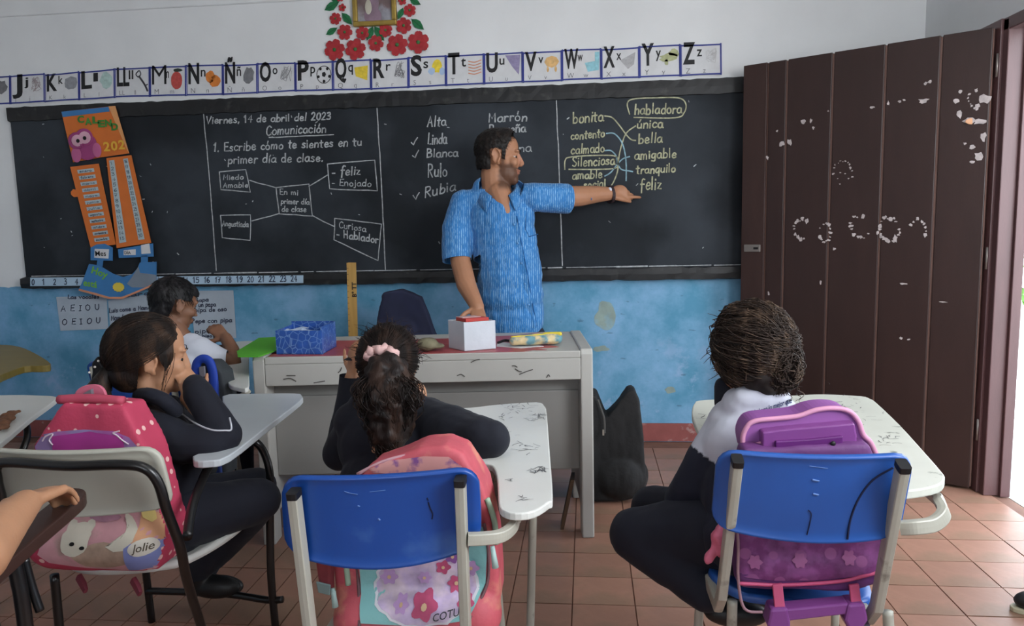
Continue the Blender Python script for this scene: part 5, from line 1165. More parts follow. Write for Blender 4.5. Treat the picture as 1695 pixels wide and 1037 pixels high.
def striped(name,c,c2,sc):
    m=mat(name,c,.75,var=.08,vscale=9,sheen=.15); t=m.node_tree;N=t.nodes;L=t.links; co=[n for n in N if n.type=='TEX_COORD'][0]
    wv=N.new('ShaderNodeTexWave'); wv.bands_direction='X'; wv.inputs['Scale'].default_value=sc; wv.inputs['Distortion'].default_value=1.2; wv.inputs['Detail'].default_value=2; wv.inputs['Detail Scale'].default_value=2.2; L.new(co.outputs['Object'],wv.inputs['Vector'])
    n=N.new('ShaderNodeTexNoise'); n.inputs['Scale'].default_value=90; mp=N.new('ShaderNodeMapping'); mp.inputs['Scale'].default_value=(1,1,.35); L.new(co.outputs['Object'],mp.inputs[0]); L.new(mp.outputs[0],n.inputs['Vector'])
    r=N.new('ShaderNodeMapRange'); r.inputs[1].default_value=.70; r.inputs[2].default_value=.92; L.new(wv.outputs['Fac'],r.inputs[0]); r2=N.new('ShaderNodeMapRange'); r2.inputs[1].default_value=.4; r2.inputs[2].default_value=.6; L.new(n.outputs['Fac'],r2.inputs[0])
    mu=N.new('ShaderNodeMath'); mu.operation='MULTIPLY'; L.new(r.outputs[0],mu.inputs[0]); L.new(r2.outputs[0],mu.inputs[1])
    b=N['Principled BSDF']; s=b.inputs['Base Color'].links[0].from_socket; mx=N.new('ShaderNodeMix'); mx.data_type='RGBA'; L.new(mu.outputs[0],mx.inputs[0]); L.new(s,mx.inputs[6]); mx.inputs[7].default_value=lin(c2); L.new(mx.outputs[2],b.inputs['Base Color'])
    bp_=N.new('ShaderNodeBump'); bp_.inputs['Strength'].default_value=.35; bp_.inputs['Distance'].default_value=.003; L.new(wv.outputs['Fac'],bp_.inputs['Height']); L.new(bp_.outputs[0],b.inputs['Normal']); return m
def strandmesh(parent,name,lst,r,m,kind='stuff',taper=True):
    mb=MB()
    for pts in lst:
        n=len(pts); rr=[r*(1-.7*(i/(n-1))**2) if taper else r for i in range(n)]; mb.tube(pts,rr,3,cap=False)
    return mb.build(name,m,parent,smooth=True,kind=kind)
def hairmat(name,c,c2): return mat(name,c,.5,var=.3,vscale=40,bump=.5,bscale=220,c2=c2,c2s=30,c2t=.55,spec=.25,sheen=0,stretch=(1,1,.25))
L3=lambda h:lin(h)

# ------------------------------------------------ the teacher
s=1.2; Yt=3.97; Ct=PY(827,262,Yt); Mt=frame((1,.06,-.06),(0.05,0,1))
bl=Blob(); wt=head(bl,Ct,Mt,s)
bl.chain(C((818,288,Yt,.072),(822,318,Yt,.080),(826,345,Yt,.092)))
bl.el(PY(828,380,Yt),(.15,.09,.14)); bl.cap(PY(826,318,Yt-.04),PY(838,352,Yt-.075),.062,.05); bl.el(PY(842,460,Yt-.02),(.14,.10,.16)); bl.el(PY(850,545,Yt),(.14,.10,.13))
for dx in (-.085,.085):
    h=PY(850,575,Yt)+V((dx,0,0)); bl.chain([(h,.095),(V((h.x,Yt-.02,.45)),.062),(V((h.x+dx*.2,Yt+.02,.10)),.042)]); bl.el(V((h.x+dx*.2,Yt-.05,.04)),(.042,.12,.035))
bl.chain(C((768,335,Yt,.065),(762,385,3.93,.060),(762,432,3.88,.054),(772,472,3.80,.052),(790,508,3.70,.036)))
wr_=PY(790,508,3.70); hand(bl,wr_,V((.15,-.75,-.62)),V((0,-.3,.95)),1.1,.15,.1,flip=1)
bl.chain(C((888,322,Yt,.06),(935,326,4.05,.058),(960,325,4.10,.056),(985,322,4.16,.048),(1008,321,4.20,.038)))
wl=PY(1010,321,4.21); tip=PY(1060,316,4.315)
hand(bl,wl,(tip-wl)+V((0,-.0,.0)),V((-.15,-.9,.42)),1.18,.35,.9,flip=1,cl=[.10,.55,.70,.85])
bl.el(wl.lerp(tip,.30),(.050,.022,.045))
sk=L3('a9795c'); beard=L3('4a342a'); lip=L3('8f5a4c')
iM=Mt.inverted()
def mixc(a,b,k): return tuple(x*(1-k)+y*k for x,y in zip(a,b))
def sstep(a,b,x): t=min(max((x-a)/(b-a),0),1); return t*t*(3-2*t)
def tcol(p):
    l=(iM@(p-Ct))/s; c=sk
    if l.length<.2:
        x,y,z=l; nz=.006*noise.noise(V((p.x*60,p.y*60,p.z*60)))
        k=sstep(-.012,-.038,z+nz+.20*max(0,.04-y)*0)*sstep(-.012,.012,y+nz)*sstep(-.15,-.12,z)
        k=max(k,sstep(.030,.020,y)*sstep(.004,.014,y)*sstep(.03,.01,z)*sstep(-.05,-.03,z)*.9)
        # cheek front stays skin
        k*=1-sstep(.055,.075,y)*sstep(-.044,-.036,z)
        if abs(z+.057)<.011 and y>.075 and abs(x)<.026: return mixc(lip,sk,.2)
        c=mixc(c,beard,min(k,1)*.82)
        if y>.06 and abs(x)<.02 and -.04<z<.02: c=mixc(c,L3('b5806a'),.5)
    return c
teacher=person('man in a blue striped short sleeved shirt pointing at the blackboard',bl,.0045,tcol,skinmat('teacher_skin'),4)
face(teacher,wt,Mt,s)
hb=Blob(); E=lambda p,r: hb.el(wt(*p),tuple(q*s for q in r),Mt)
E((0,-.018,.040),(.084,.099,.092)); E((0,.018,.064),(.072,.070,.070)); E((0,-.05,-.02),(.072,.056,.07))
def keept(p):
    x,y,z=(iM@(p-Ct))/s; nz=.004*noise.noise(V((p.x*50,p.y*50,p.z*50))); y+=nz; z+=nz
    if z>.075: return y<.062-.30*max(0,abs(x)-.02)
    if z>.034: return y<(.034+.35*(z-.034))
    if y>.012: return y<.030 and z>-.012
    if y>-.034: return z>.034
    return z>-.055
hmT=hairmat('short_black_hair','15110f','241c18')
cloth(teacher,'hair',hb,.0045,hmT,2,keep=keept,disp=lambda p:.003*noise.noise(p*90))
rs=random.Random(3); lst=[]
for i in range(900):
    th=rs.uniform(0,2*PI); ph=math.acos(rs.uniform(-.3,1)); d=V((math.sin(ph)*math.cos(th)*.083,math.sin(ph)*math.sin(th)*.099-.02,math.cos(ph)*.092+.04)); w0=wt(*d)
    if not keept(w0): continue
    nrm=(Mt@V((d.x,d.y+.02,d.z-.04))).normalized(); tn=(Mt@V((rs.uniform(-.4,.4),.5,-.5))).normalized(); a=w0-nrm*.004; lst.append([a,a+nrm*.006+tn*.006,a+nrm*.007+tn*.015])
strandmesh(teacher,'hair_strands',lst,.0012,hmT)
M_shirt=striped('blue_striped_shirt','2f76b5','8db9dd',32)
sb_=Blob(); sb_.el(PY(834,400,Yt-.01),(.178,.142,.22)); sb_.el(PY(843,455,Yt-.02),(.178,.155,.24)); sb_.el(PY(848,520,Yt-.01),(.174,.150,.22))
sb_.el(PY(828,365,Yt),(.185,.135,.16)); sb_.el(PY(838,425,Yt-.02),(.178,.15,.16)); sb_.el(PY(845,488,Yt-.02),(.180,.158,.14)); sb_.el(PY(849,530,Yt-.01),(.172,.148,.11))
sb_.cap(PY(776,336,Yt),PY(882,324,Yt),.072,.070); sb_.cap(PY(800,312,Yt),PY(850,312,Yt),.060,.055); sb_.el(PY(848,575,Yt-.01),(.176,.15,.09))
sb_.chain(C((768,338,Yt,.078),(758,380,3.94,.086),(756,418,3.90,.080),(757,450,3.87,.076)))
sb_.chain(C((884,326,Yt,.075),(912,328,4.02,.080),(936,329,4.05,.082),(955,329,4.08,.078)))
wrz=lambda p: .0045*noise.noise(V((p.x*9+p.z*6,p.y*8,p.z*12-p.x*5)))+.0035*abs(noise.noise(V((p.x*22+p.z*10,p.y*18,p.z*20))))
neckp=PY(828,306,Yt)
shirt=cloth(teacher,'shirt',sb_,.0055,M_shirt,5,disp=wrz,cuts=[(PY(757,432,3.9),PY(757,450,3.87)-PY(757,420,3.9)+V((.01,0,0)),.14),(PY(940,329,4.06),PY(955,329,4.08)-PY(925,329,4.03),.13),(PY(850,549,Yt),V((.04,0,-1)),.26),(neckp+V((.01,-.03,-.012)),V((.12,-.85,1)),.115)])
s_=shirt.modifiers.new('t','SOLIDIFY'); s_.thickness=.004
# collar, placket, pocket
bvs=bvh(shirt)
def drop(pts,Y,off=.004):
    q=[]
    for x,y in pts:
        p=PY(x,y,Y); h=bvs.ray_cast(CAM,(p-CAM).normalized()); q.append((h[0] if h[0] is not None else p)+(CAM-p).normalized()*off)
    return q
M_shirt2=mat('shirt_trim_blue','2a69a6',.75,var=.1,vscale=30)
cc=PY(824,309,Yt); rows=[]; NT=40
for k in range(NT+1):
    th=math.radians(-152+304*k/NT); fr=abs(th)/math.radians(152); ca,sa=math.cos(th),math.sin(th); a0=math.radians(14)
    dx_,dy_=sa*math.cos(a0)+(-ca)*math.sin(a0)*0+ (1-ca)*0.5*math.sin(a0), ca
    tip_=max(0,(fr-.72)/.28); zc=.035-.095*fr**1.6
    ci=V((dx_*.088,dy_*.088-.01,zc)); out=V((dx_,dy_,0)).normalized()
    rows.append([cc+ci+V((0,0,-.03)),cc+ci+V((0,0,.004)),cc+ci+out*.012+V((0,0,.006)),cc+ci+out*(.030+.006*tip_)+V((0,0,-.022)),cc+ci+out*(.040+.012*tip_)+V((-.012*tip_*math.copysign(1,sa)*-1,0,-.045-.03*tip_))])
vs=[p for r_ in rows for p in r_]; fs=[(k*5+i_,(k+1)*5+i_,(k+1)*5+i_+1,k*5+i_+1) for k in range(NT) for i_ in range(4)]
o=MB().add(vs,fs).build('collar',M_shirt,teacher,smooth=True); q_=o.modifiers.new('s','SOLIDIFY'); q_.thickness=.005; q_.offset=0
vs=[p for r_ in rows[3:26] for p in (r_[0]*1.0+V((0,-.004,-.01)),r_[1]+V((0,-.004,-.001)))]; 
o=MB().add(vs,[(2*k,2*k+2,2*k+3,2*k+1) for k in range(22)]).build('collar_lining',mat('pale_lining','a9b3bd',.8),o,smooth=True)
mb=MB(); q=drop([(849,358),(856,400),(864,440),(870,480),(876,515),(880,540)],Yt-.15,.003); ribbon(mb,crom(q,4),.030,V((0,-1,0))); plk=mb.build('placket',M_shirt,teacher)
mb=MB(); q=drop([(856,358),(863,400),(871,440),(878,480),(884,515),(889,540)],Yt-.15,.0045); mb.tube(crom(q,4),.0025,6); mb.build('placket_edge',M_shirt2,teacher)
for p in drop([(851,372),(857,403),(863,436),(869,470),(875,505)],Yt-.15,.006): MB().ell(p,(.006,.003,.006)).build('button',mat('button_blue','5c8fc0',.4),plk,smooth=True)
mb=MB(); q=drop([(872,345),(870,380),(876,392),(890,388)],Yt-.14,.0035); mb.tube(q,.0022,5); mb.build('pocket_seam',M_shirt2,teacher)
# watch
wp=PY(1010,322,4.207); e=(tip-wl).normalized(); mb=MB(); ax=e; n1=ax.cross(V((0,1,0))).normalized(); n2=ax.cross(n1); vs=[]
for i in range(20):
    a=2*PI*i/20
    for dx in (-.009,.009): vs.append(wp+ax*dx+(n1*math.cos(a)*1.12+n2*math.sin(a)*.92)*.041)
mb.add(vs,[(2*i,2*i+1,(2*i+3)%40,(2*i+2)%40) for i in range(20)]); o=mb.build('watch_strap',mat('dark_strap','2b1c20',.6),teacher); wst=o; q_=o.modifiers.new('s','SOLIDIFY'); q_.thickness=.004
MB().ell(wp+V((-.002,-.034,.022)),(.011,.008,.016)).build('watch_face',mat('watch_white','c9cfe0',.3),wst,smooth=True)
# trousers
tb2=Blob(); tb2.el(PY(852,560,Yt),(.172,.135,.12))
for dx in (-.085,.085):
    h=PY(851,580,Yt)+V((dx,0,0)); tb2.chain([(h,.105),(V((h.x,Yt-.02,.45)),.08),(V((h.x+dx*.2,Yt+.02,.10)),.062)])
M_navy=mat('navy_trousers','171a26',.85,var=.15,vscale=10,sheen=.03)
cloth(teacher,'trousers',tb2,.009,M_navy,5,disp=folds(.004,9),cuts=[(V((-.4,Yt,.085)),(0,0,-1),.45)])
for dx in (-.085,.085):
    h=PY(850,575,Yt).x+dx*1.2; bl=Blob(); bl.el(V((h,Yt-.06,.045)),(.05,.14,.042)); link('shoe',fuse(bl,.007,3,cuts=[(V((h,Yt,.0)),(0,0,-1),.2)]),mat('shoe_black','1b1b1c',.45),teacher)

# ------------------------------------------------ generic child
M_jkt=mat('navy_tracksuit','10131f',.85,var=.12,vscale=10,sheen=.03,bump=.15,bscale=60)
M_jkt2=mat('navy_track_trousers','121522',.85,var=.12,vscale=10,sheen=.03)
def legs(bl,hip,kneeL,kneeR,footL,footR,r=1,shoe=True):
    for h,k,f_ in ((hip+V((-.06,0,0)),kneeL,footL),(hip+V((.06,0,0)),kneeR,footR)):
        bl.chain([(h,.075*r),(h.lerp(k,.5),.066*r),(k,.054*r),(k.lerp(f_,.5),.046*r),(f_,.034*r)]); 
def skincol(h):
    c=L3(h)
    return lambda p:c
def strandsurf(cen,Mx,r3,N,tie,seed,lift=.0,jit=.02,start=None,seg=9,k_end=1.0):
    # strands combed over an ellipsoid towards a tie point (all in head-local unit directions)
    rs=random.Random(seed); out=[]; td=V(tie).normalized()
    for i in range(N):
        while True:
            d=V((rs.gauss(0,1),rs.gauss(0,1),rs.gauss(0,1))).normalized()
            if start is None or start(d): break
        sgn=d.slerp(td,0) if False else d; pts=[]; wob=rs.uniform(0,6); am=rs.uniform(.3,1)*jit; kk=rs.uniform(.98,1.03)
        for j in range(seg+1):
            t=j/seg; e=(d*(1-t)+td*t*k_end+V((math.sin(wob+t*5)*am,math.cos(wob*1.3+t*4)*am,0))).normalized()
            f=kk*(1+lift*math.sin(PI*t)); pts.append(V(cen)+Mx@V((e.x*r3[0]*f,e.y*r3[1]*f,e.z*r3[2]*f)))
        out.append(pts)
    return out
def curl(p0,p1,sag,amp,turns,seed,n=28):
    rs=random.Random(seed); ph=rs.uniform(0,6); out=[]; amp*=rs.uniform(.6,1.3); turns*=rs.uniform(.8,1.3); a=V(p0); b=V(p1); t_=(b-a).normalized(); x=t_.cross(V((0.3,1,0))).normalized(); y=t_.cross(x)
    for i in range(n+1):
        t=i/n; q=a.lerp(b,t)+V(sag)*math.sin(PI*t); k=amp*min(1,t*5); out.append(q+x*math.cos(ph+turns*2*PI*t)*k+y*math.sin(ph+turns*2*PI*t)*k)
    return out

# ------------------------------------------------ girl with the scrunchie (middle)
Yg=2.08; Cg=PY(644,607,Yg+.03); sg=.95; Mg=frame((0.05,1,-.30),(0,0.3,1)); bl=Blob(); wg=head(bl,Cg,Mg,sg,True)
bl.chain([(Cg+V((0,-.01,-.07)),.042),(PY(643,668,Yg-.02),.045)])
bl.chain([(PY(643,690,Yg-.02),.075),(PY(643,760,Yg-.05),.09),(PY(642,850,Yg-.10),.095),(V((-.50,1.93,.50)),.10)])
hipg=V((-.50,1.90,.49)); legs(bl,hipg,V((-.60,2.30,.47)),V((-.42,2.30,.47)),V((-.61,2.33,.08)),V((-.41,2.36,.08)))
bl.chain(C((590,700,Yg-.0,.045),(563,755,Yg+.06,.038),(576,680,Yg+.15,.032),(583,625,Yg+.17,.024)))
hand(bl,PY(583,622,Yg+.17),V((.12,-.05,1)),V((-.6,-.6,0)),.78,.5,.2,flip=-1)
bl.chain(C((705,692,Yg-.0,.045),(806,722,1.92,.040),(750,700,2.15,.032),(706,676,2.24,.026)))
hand(bl,PY(700,680,2.21),V((-.75,-.1,.7)),V((.6,-.6,.3)),.8,.5,1.0,flip=1); bl.el(PY(694,655,2.18),(.024,.03,.04))
girl_m=person('girl with a curly dark ponytail tied by a pink scrunchie, seen from behind',bl,.006,skincol('a87a5d'),skinmat('girl_skin'),3)
jb=Blob()
jb.cap(PY(588,700,Yg-.01),PY(700,694,Yg-.01),.062,.062); jb.cap(PY(600,674,Yg-.01),PY(686,672,Yg-.01),.04,.04)
jb.el(PY(642,740,Yg-.03),(.150,.095,.13)); jb.el(PY(645,810,Yg-.08),(.150,.105,.14)); jb.el(PY(648,880,Yg-.12),(.145,.11,.11))
jb.chain(C((590,705,Yg,.060),(562,750,Yg+.06,.052),(575,690,Yg+.14,.044),(580,640,Yg+.165,.036),(581,610,Yg+.17,.036)))
jb.chain(C((705,697,Yg,.068),(755,716,1.98,.068),(796,726,1.91,.062),(812,727,1.90,.052),(775,712,2.05,.05),(722,700,2.2,.038)))
cloth(girl_m,'jacket',jb,.0065,M_jkt,5,disp=folds(.006,11),cuts=[(PY(582,622,Yg+.17),V((0.1,0,1)),.055)])
tb3=Blob(); legs(tb3,hipg,V((-.60,2.30,.47)),V((-.42,2.30,.47)),V((-.61,2.33,.08)),V((-.41,2.36,.08)),1.2); tb3.el(hipg,(.125,.11,.09)); cloth(girl_m,'trousers',tb3,.009,M_jkt2,5,disp=folds(.004,10))
for x,y in ((-.61,2.36),(-.41,2.39)): bl=Blob(); bl.el(V((x,y,.04)),(.035,.09,.035)); link('shoe',fuse(bl,.007,3),mat('shoe_black','1b1b1c',.45),girl_m)
hmG=hairmat('dark_brown_hair','1a1311','33241d'); hr=(.088*sg*1.06,.108*sg,.108*sg); hc=Cg+Mg@V((0,-.012,.022))*sg
cap_=Blob(); cap_.el(hc,hr,Mg); iG=Mg.inverted()
cloth(girl_m,'hair',cap_,.0055,hmG,3,keep=lambda p:((iG@(p-Cg)).y<.045 or (iG@(p-Cg)).z>.09) and (iG@(p-Cg)).z>-.075)
tie=PY(634,588,Yg-.10); tl_=iG@(tie-hc); tdir=V((tl_.x/hr[0],tl_.y/hr[1],tl_.z/hr[2])).normalized()
st=strandsurf(hc,Mg,tuple(q*1.01 for q in hr),750,tdir,5,.04,.05,start=lambda d:d.y<.6 and d.z>-.75)
rs=random.Random(8)
for i in range(140):
    d=V((rs.gauss(0,1),rs.gauss(0,.6),abs(rs.gauss(0,1)))).normalized(); a=hc+Mg@V((d.x*hr[0],d.y*hr[1],d.z*hr[2])); o_=(Mg@d)*rs.uniform(.01,.035); st.append(crom([a,a+o_*.5+V((rs.uniform(-.01,.01),0,rs.uniform(-.01,.01))),a+o_+V((rs.uniform(-.025,.025),0,rs.uniform(-.02,.01)))],3))
strandmesh(girl_m,'hair_strands',st,.0011,hmG)
pt=Blob(); pt.chain(C((636,598,Yg-.115,.030),(640,620,Yg-.15,.060),(645,665,Yg-.165,.078),(645,705,Yg-.17,.066),(640,745,Yg-.17,.030)))
cloth(girl_m,'ponytail',pt,.007,hmG,3,disp=lambda p:.012*noise.noise(p*45))
st=[]; T0=PY(638,598,Yg-.125)
for i in range(420):
    a=rs.uniform(0,2*PI); R0=math.sqrt(rs.random()); w1=.098*R0
    endy=rs.uniform(690,765); m1=PY(645,650,Yg-.165)+V((math.cos(a)*w1,math.sin(a)*w1*.6-.02,rs.uniform(-.02,.03))); e1=PY(642+rs.uniform(-32,28)*(1-.5*(endy-690)/75),endy,Yg-.18)+V((0,math.sin(a)*.03,0))
    base=crom([T0,m1,m1.lerp(e1,.55)+V((math.cos(a)*.008,0,0)),e1],7); ph=rs.uniform(0,6); fr=rs.uniform(.9,1.5); am=rs.uniform(.004,.009)
    st.append([p+V((math.cos(ph+j*fr),math.sin(ph+j*fr),0))*am*min(1,j/4) for j,p in enumerate(base)])
strandmesh(girl_m,'ponytail_curls',st,.0014,hmG,taper=False)
# scrunchie
sc1=PY(633,587,Yg-.125); mb=MB(); N=44; ring=[]
for i in range(N+1):
    a=2*PI*i/N; ring.append(sc1+V((math.cos(a)*.036,-.012*math.sin(a)*0-.012,math.sin(a)*.016+.0))+V((0,.006*math.sin(7*a),.0035*math.sin(11*a))))
mb.tube(ring,[.0125*(1+.28*math.sin(i*2.3)) for i in range(N+1)],9); mb.build('scrunchie',mat('pink_scrunchie','c9a4a0',.8,var=.15,vscale=50,c2='8f8a90',c2s=40,c2t=.66),girl_m,smooth=True)

# ------------------------------------------------ girl on the left, in profile
Yh=1.97; Ch=PY(252,594,Yh); sh_=1.0; Mh=frame((.82,.56,-.12),(.05,0,1)); bl=Blob(); wh=head(bl,Ch,Mh,sh_,True)
bl.chain([(wh(0,-.01,-.07),.042),(PY(258,668,Yh-.01),.040)])
hiph=V((-1.20,1.90,.50)); kL,kR=PY(424,808,2.22),PY(430,828,2.10); fL,fR_=PY(338,945,2.32),PY(330,945,2.20)
bl.chain([(PY(257,712,Yh-.02),.055),(PY(268,770,Yh-.05),.085),(PY(285,850,Yh-.06),.09),(hiph,.09)])
legs(bl,hiph,kL,kR,fL,fR_)
bl.chain(C((262,712,Yh-.08,.042),(330,730,Yh-.04,.036),(378,722,Yh-.0,.034),(345,690,Yh+.0,.03),(312,660,Yh+.0,.024)))
hand(bl,PY(316,664,Yh),V((-.12,.05,.9)),V((.8,-.5,0)),.75,1.0,.4,flip=1)
bl.chain(C((275,700,Yh+.07,.042),(345,740,Yh+.14,.035),(322,690,Yh+.1,.028)))
girl_l=person('girl in navy tracksuit with white piping resting her chin on her hand, left',bl,.0055,skincol('b08264'),skinmat('girl_skin2'),3)
face(girl_l,wh,Mh,sh_)
jb=Blob()
jb.cap(PY(243,708,Yh-.06),PY(285,705,Yh+.05),.062,.058); jb.cap(PY(248,678,Yh-.02),PY(280,680,Yh+.02),.045,.042)
jb.el(PY(262,745,Yh-.03),(.100,.115,.12)); jb.el(PY(275,810,Yh-.05),(.098,.115,.13)); jb.el(PY(288,870,Yh-.06),(.095,.115,.10))
jb.chain(C((255,714,Yh-.09,.056),(300,735,Yh-.08,.056),(350,735,Yh-.06,.052),(375,722,Yh-.04,.045),(352,690,Yh-.03,.044),(328,652,Yh-.02,.042),(322,640,Yh-.01,.034)))
jb.chain(C((285,705,Yh+.06,.052),(340,740,Yh+.13,.046),(320,700,Yh+.1,.04)))
jl=cloth(girl_l,'jacket',jb,.0058,M_jkt,5,disp=folds(.006,12))
bvj=bvh(jl); mb=MB(); q=[]
for x,y in ((276,670),(300,685),(325,702),(350,712),(372,713),(383,711),(380,692),(370,665),(358,643),(344,627)):
    p=PY(x,y,Yh); h=bvj.ray_cast(CAM,(p-CAM).normalized()); 
    if h[0] is not None: q.append(h[0]+(CAM-p).normalized()*.002)
mb.tube(crom(q,5),.0026,6); mb.build('white_piping',mat('white_piping','b9bcc4',.6),girl_l,smooth=True)
bl=Blob(); q=crom([PY(232,655,Yh-.05),PY(250,655,Yh-.085),PY(272,664,Yh-.085),PY(290,680,Yh-.06)],4)
for a,b in zip(q,q[1:]): bl.cap(a,b,.022,.022,8)
cloth(girl_l,'collar',bl,.005,M_jkt2,3)
tb4=Blob(); legs(tb4,hiph,kL,kR,fL,fR_,1.2); tb4.el(hiph+V((0,0,-.01)),(.12,.12,.09)); cloth(girl_l,'trousers',tb4,.008,M_jkt2,5,disp=folds(.005,10))
for p in (fL,fR_): bl=Blob(); bl.el(p+V((.05,.0,-.055)),(.09,.036,.038)); bl.cap(p+V((0,0,-.02)),p+V((0,0,.03)),.036,.036); link('shoe',fuse(bl,.006,3),mat('shoe_black','1b1b1c',.45),girl_l)
hmL=hairmat('brown_hair','1d1613','3a2a20'); hrl=(.088,.107,.103); hcl=wh(0,-.020,.026); iH=Mh.inverted()
cap_=Blob(); cap_.el(hcl,hrl,Mh); cap_.el(wh(0,-.055,-.03),(.07,.06,.07),Mh)
def keeph(p):
    x,y,z=iH@(p-Ch)
    if y>.052 and z<.062: return False
    if z>.055: return y<.080-.2*max(0,z-.07)
    if y>.010: return y<.052+.45*max(0,z) and z>-.03+abs(y-.032)*1.9
    if y>-.034: return z>.032
    return z>-.095
cloth(girl_l,'hair',cap_,.0055,hmL,2,keep=keeph)
st=[s0 for s0 in strandsurf(hcl,Mh,tuple(q*1.012 for q in hrl),1000,(0,-.80,-.60),6,.02,.02,start=lambda d:(d.y<.72 and d.z>(.25 if d.y>-.1 else -.4)))]
for i in range(7):
    a=wh(rs.choice((-1,1))*.07,.055+rs.uniform(-.012,.012),.045); e=wh(.07+rs.uniform(-.01,.012),.05+rs.uniform(-.02,.03),-.07+rs.uniform(-.04,.02)); a=wh(.074,.038+rs.uniform(-.02,.015),.03); e=wh(.062,.026+rs.uniform(-.008,.012),-.075+rs.uniform(-.03,.02)); st.append(crom([a,a.lerp(e,.4)+Mh@V((.010,.006,0)),a.lerp(e,.8)+Mh@V((.010,.0,0)),e],5))
strandmesh(girl_l,'hair_strands',st,.0009,hmL)
T0=wh(0,-.108,-.04); st=[]; pt=Blob(); pt.chain([(T0,.022),(T0+V((-.03,-.02,-.06)),.036),(T0+V((-.015,-.02,-.14)),.036),(T0+V((.0,-.01,-.22)),.018)])
cloth(girl_l,'ponytail',pt,.006,hmL,3)
for i in range(150):
    a=rs.uniform(0,2*PI); k=math.sqrt(rs.random()); o1=V((math.cos(a),math.sin(a),0))*.040*k; st.append(crom([T0,T0+V((-.03,-.02,-.06))+o1,T0+V((-.015,-.02,-.14))+o1,T0+V((0,-.01,-.24+rs.uniform(-.03,.03)))+o1*.5],5))
strandmesh(girl_l,'ponytail_strands',st,.0012,hmL)
# hair bow with pearls
bc=PY(172,620,Yh-.06); M_bow=mat('black_ribbon','0e0d10',.5,var=.2,bump=.2)
for pts in (((176,614),(160,590),(150,602),(152,628)),((176,618),(152,612),(149,632),(156,645)),((178,620),(165,640),(168,655),(182,650))):
    q=[PY(x,y,Yh-.07) for x,y in pts]; MB().prism(q,(0,.018,0)).build('bow_loop',M_bow,girl_l,bevel=.007,seg=3)
for x,y in ((157,608),(148,617),(169,622),(151,634),(163,598)): MB().ell(PY(x,y,Yh-.082),(.0035,.0035,.0035)).build('pearl',mat('pearl','c9c6c0',.2),girl_l,smooth=True)
MB().tube([PY(176,606,Yh-.08),PY(183,611,Yh-.08),PY(189,617,Yh-.08)],.006,8).build('hair_tie',mat('cream_elastic','a39b80',.8),girl_l,smooth=True)

# ------------------------------------------------ boy writing
Yb_=3.05; Cb=PY(290,506,Yb_+.02); sb2=.96; Mb_=frame((.62,.76,-.28),(.1,.1,1)); bl=Blob(); wb_=head(bl,Cb,Mb_,sb2,True)
bl.chain([(wb_(0,-.01,-.07),.042),(PY(300,560,Yb_),.045)])
hipb=V((-1.80,2.90,.50)); kb1,kb2=V((-1.84,3.28,.50)),V((-1.66,3.30,.50)); fb1,fb2=V((-1.84,3.30,.09)),V((-1.66,3.32,.09))
bl.chain([(PY(305,590,Yb_),.075),(PY(300,660,Yb_-.03),.085),(hipb,.09)]); legs(bl,hipb,kb1,kb2,fb1,fb2)
bl.chain(C((330,580,Yb_,.045),(366,598,Yb_+.02,.040),(386,603,Yb_+.05,.036),(384,580,Yb_+.12,.033),(374,560,Yb_+.17,.027)))
hand(bl,PY(374,561,Yb_+.17),V((-.42,.1,.35)),V((.3,-.75,.5)),.85,.75,.4,flip=-1)
bl.chain([(PY(275,590,Yb_+.02),.045),(V((-1.83,3.2,.73)),.035),(V((-1.66,3.25,.75)),.028)])
boy=person('boy in a white shirt writing at the wall, seen from behind',bl,.0055,skincol('7d5844'),skinmat('boy_skin'),3)
face(boy,wb_,Mb_,sb2)
M_wsh=mat('white_school_shirt','c3c7d2',.8,var=.04,vscale=12,sheen=.03,bump=.15,bscale=40)
jb=Blob(); jb.cap(PY(278,590,Yb_),PY(328,582,Yb_),.068,.068); jb.cap(PY(292,565,Yb_),PY(318,566,Yb_),.045,.042); jb.el(PY(305,620,Yb_-.02),(.13,.10,.12)); jb.el(PY(300,680,Yb_-.05),(.13,.11,.13)); jb.el(hipb+V((0,0,.06)),(.125,.11,.08))
jb.chain(C((330,582,Yb_,.062),(355,596,Yb_+.01,.058),(380,604,Yb_+.04,.056),(392,608,Yb_+.05,.05))); jb.chain([(PY(275,590,Yb_+.02),.06),(V((-1.86,3.15,.74)),.05)])
cloth(boy,'shirt',jb,.0065,M_wsh,5,disp=folds(.005,12),cuts=[(PY(377,600,Yb_+.04),V((.9,.3,-.05)),.10)])
tb5=Blob(); legs(tb5,hipb,kb1,kb2,fb1,fb2,1.2); tb5.el(hipb,(.12,.11,.09)); cloth(boy,'trousers',tb5,.009,M_jkt2,5)
for p in (fb1,fb2): bl=Blob(); bl.el(p+V((0,.05,-.05)),(.036,.09,.036)); link('shoe',fuse(bl,.007,3),mat('shoe_black','1b1b1c',.45),boy)
iB=Mb_.inverted(); cap_=Blob(); cap_.el(wb_(0,-.018,.032),(.083,.103,.097),Mb_); cap_.el(wb_(0,.03,.06),(.066,.06,.055),Mb_); cap_.el(wb_(0,-.06,-.02),(.062,.045,.07),Mb_)
def keepb(p):
    x,y,z=iB@(p-Cb)/sb2
    if z>.055: return y<.088
    if z>.026: return y<.045
    if y>-.034: return False
    return z>-.078
hmB=hairmat('boy_black_hair','0f0e10','201e20'); cloth(boy,'hair',cap_,.005,hmB,2,keep=keepb,disp=lambda p:.003*noise.noise(p*70))
st=[]
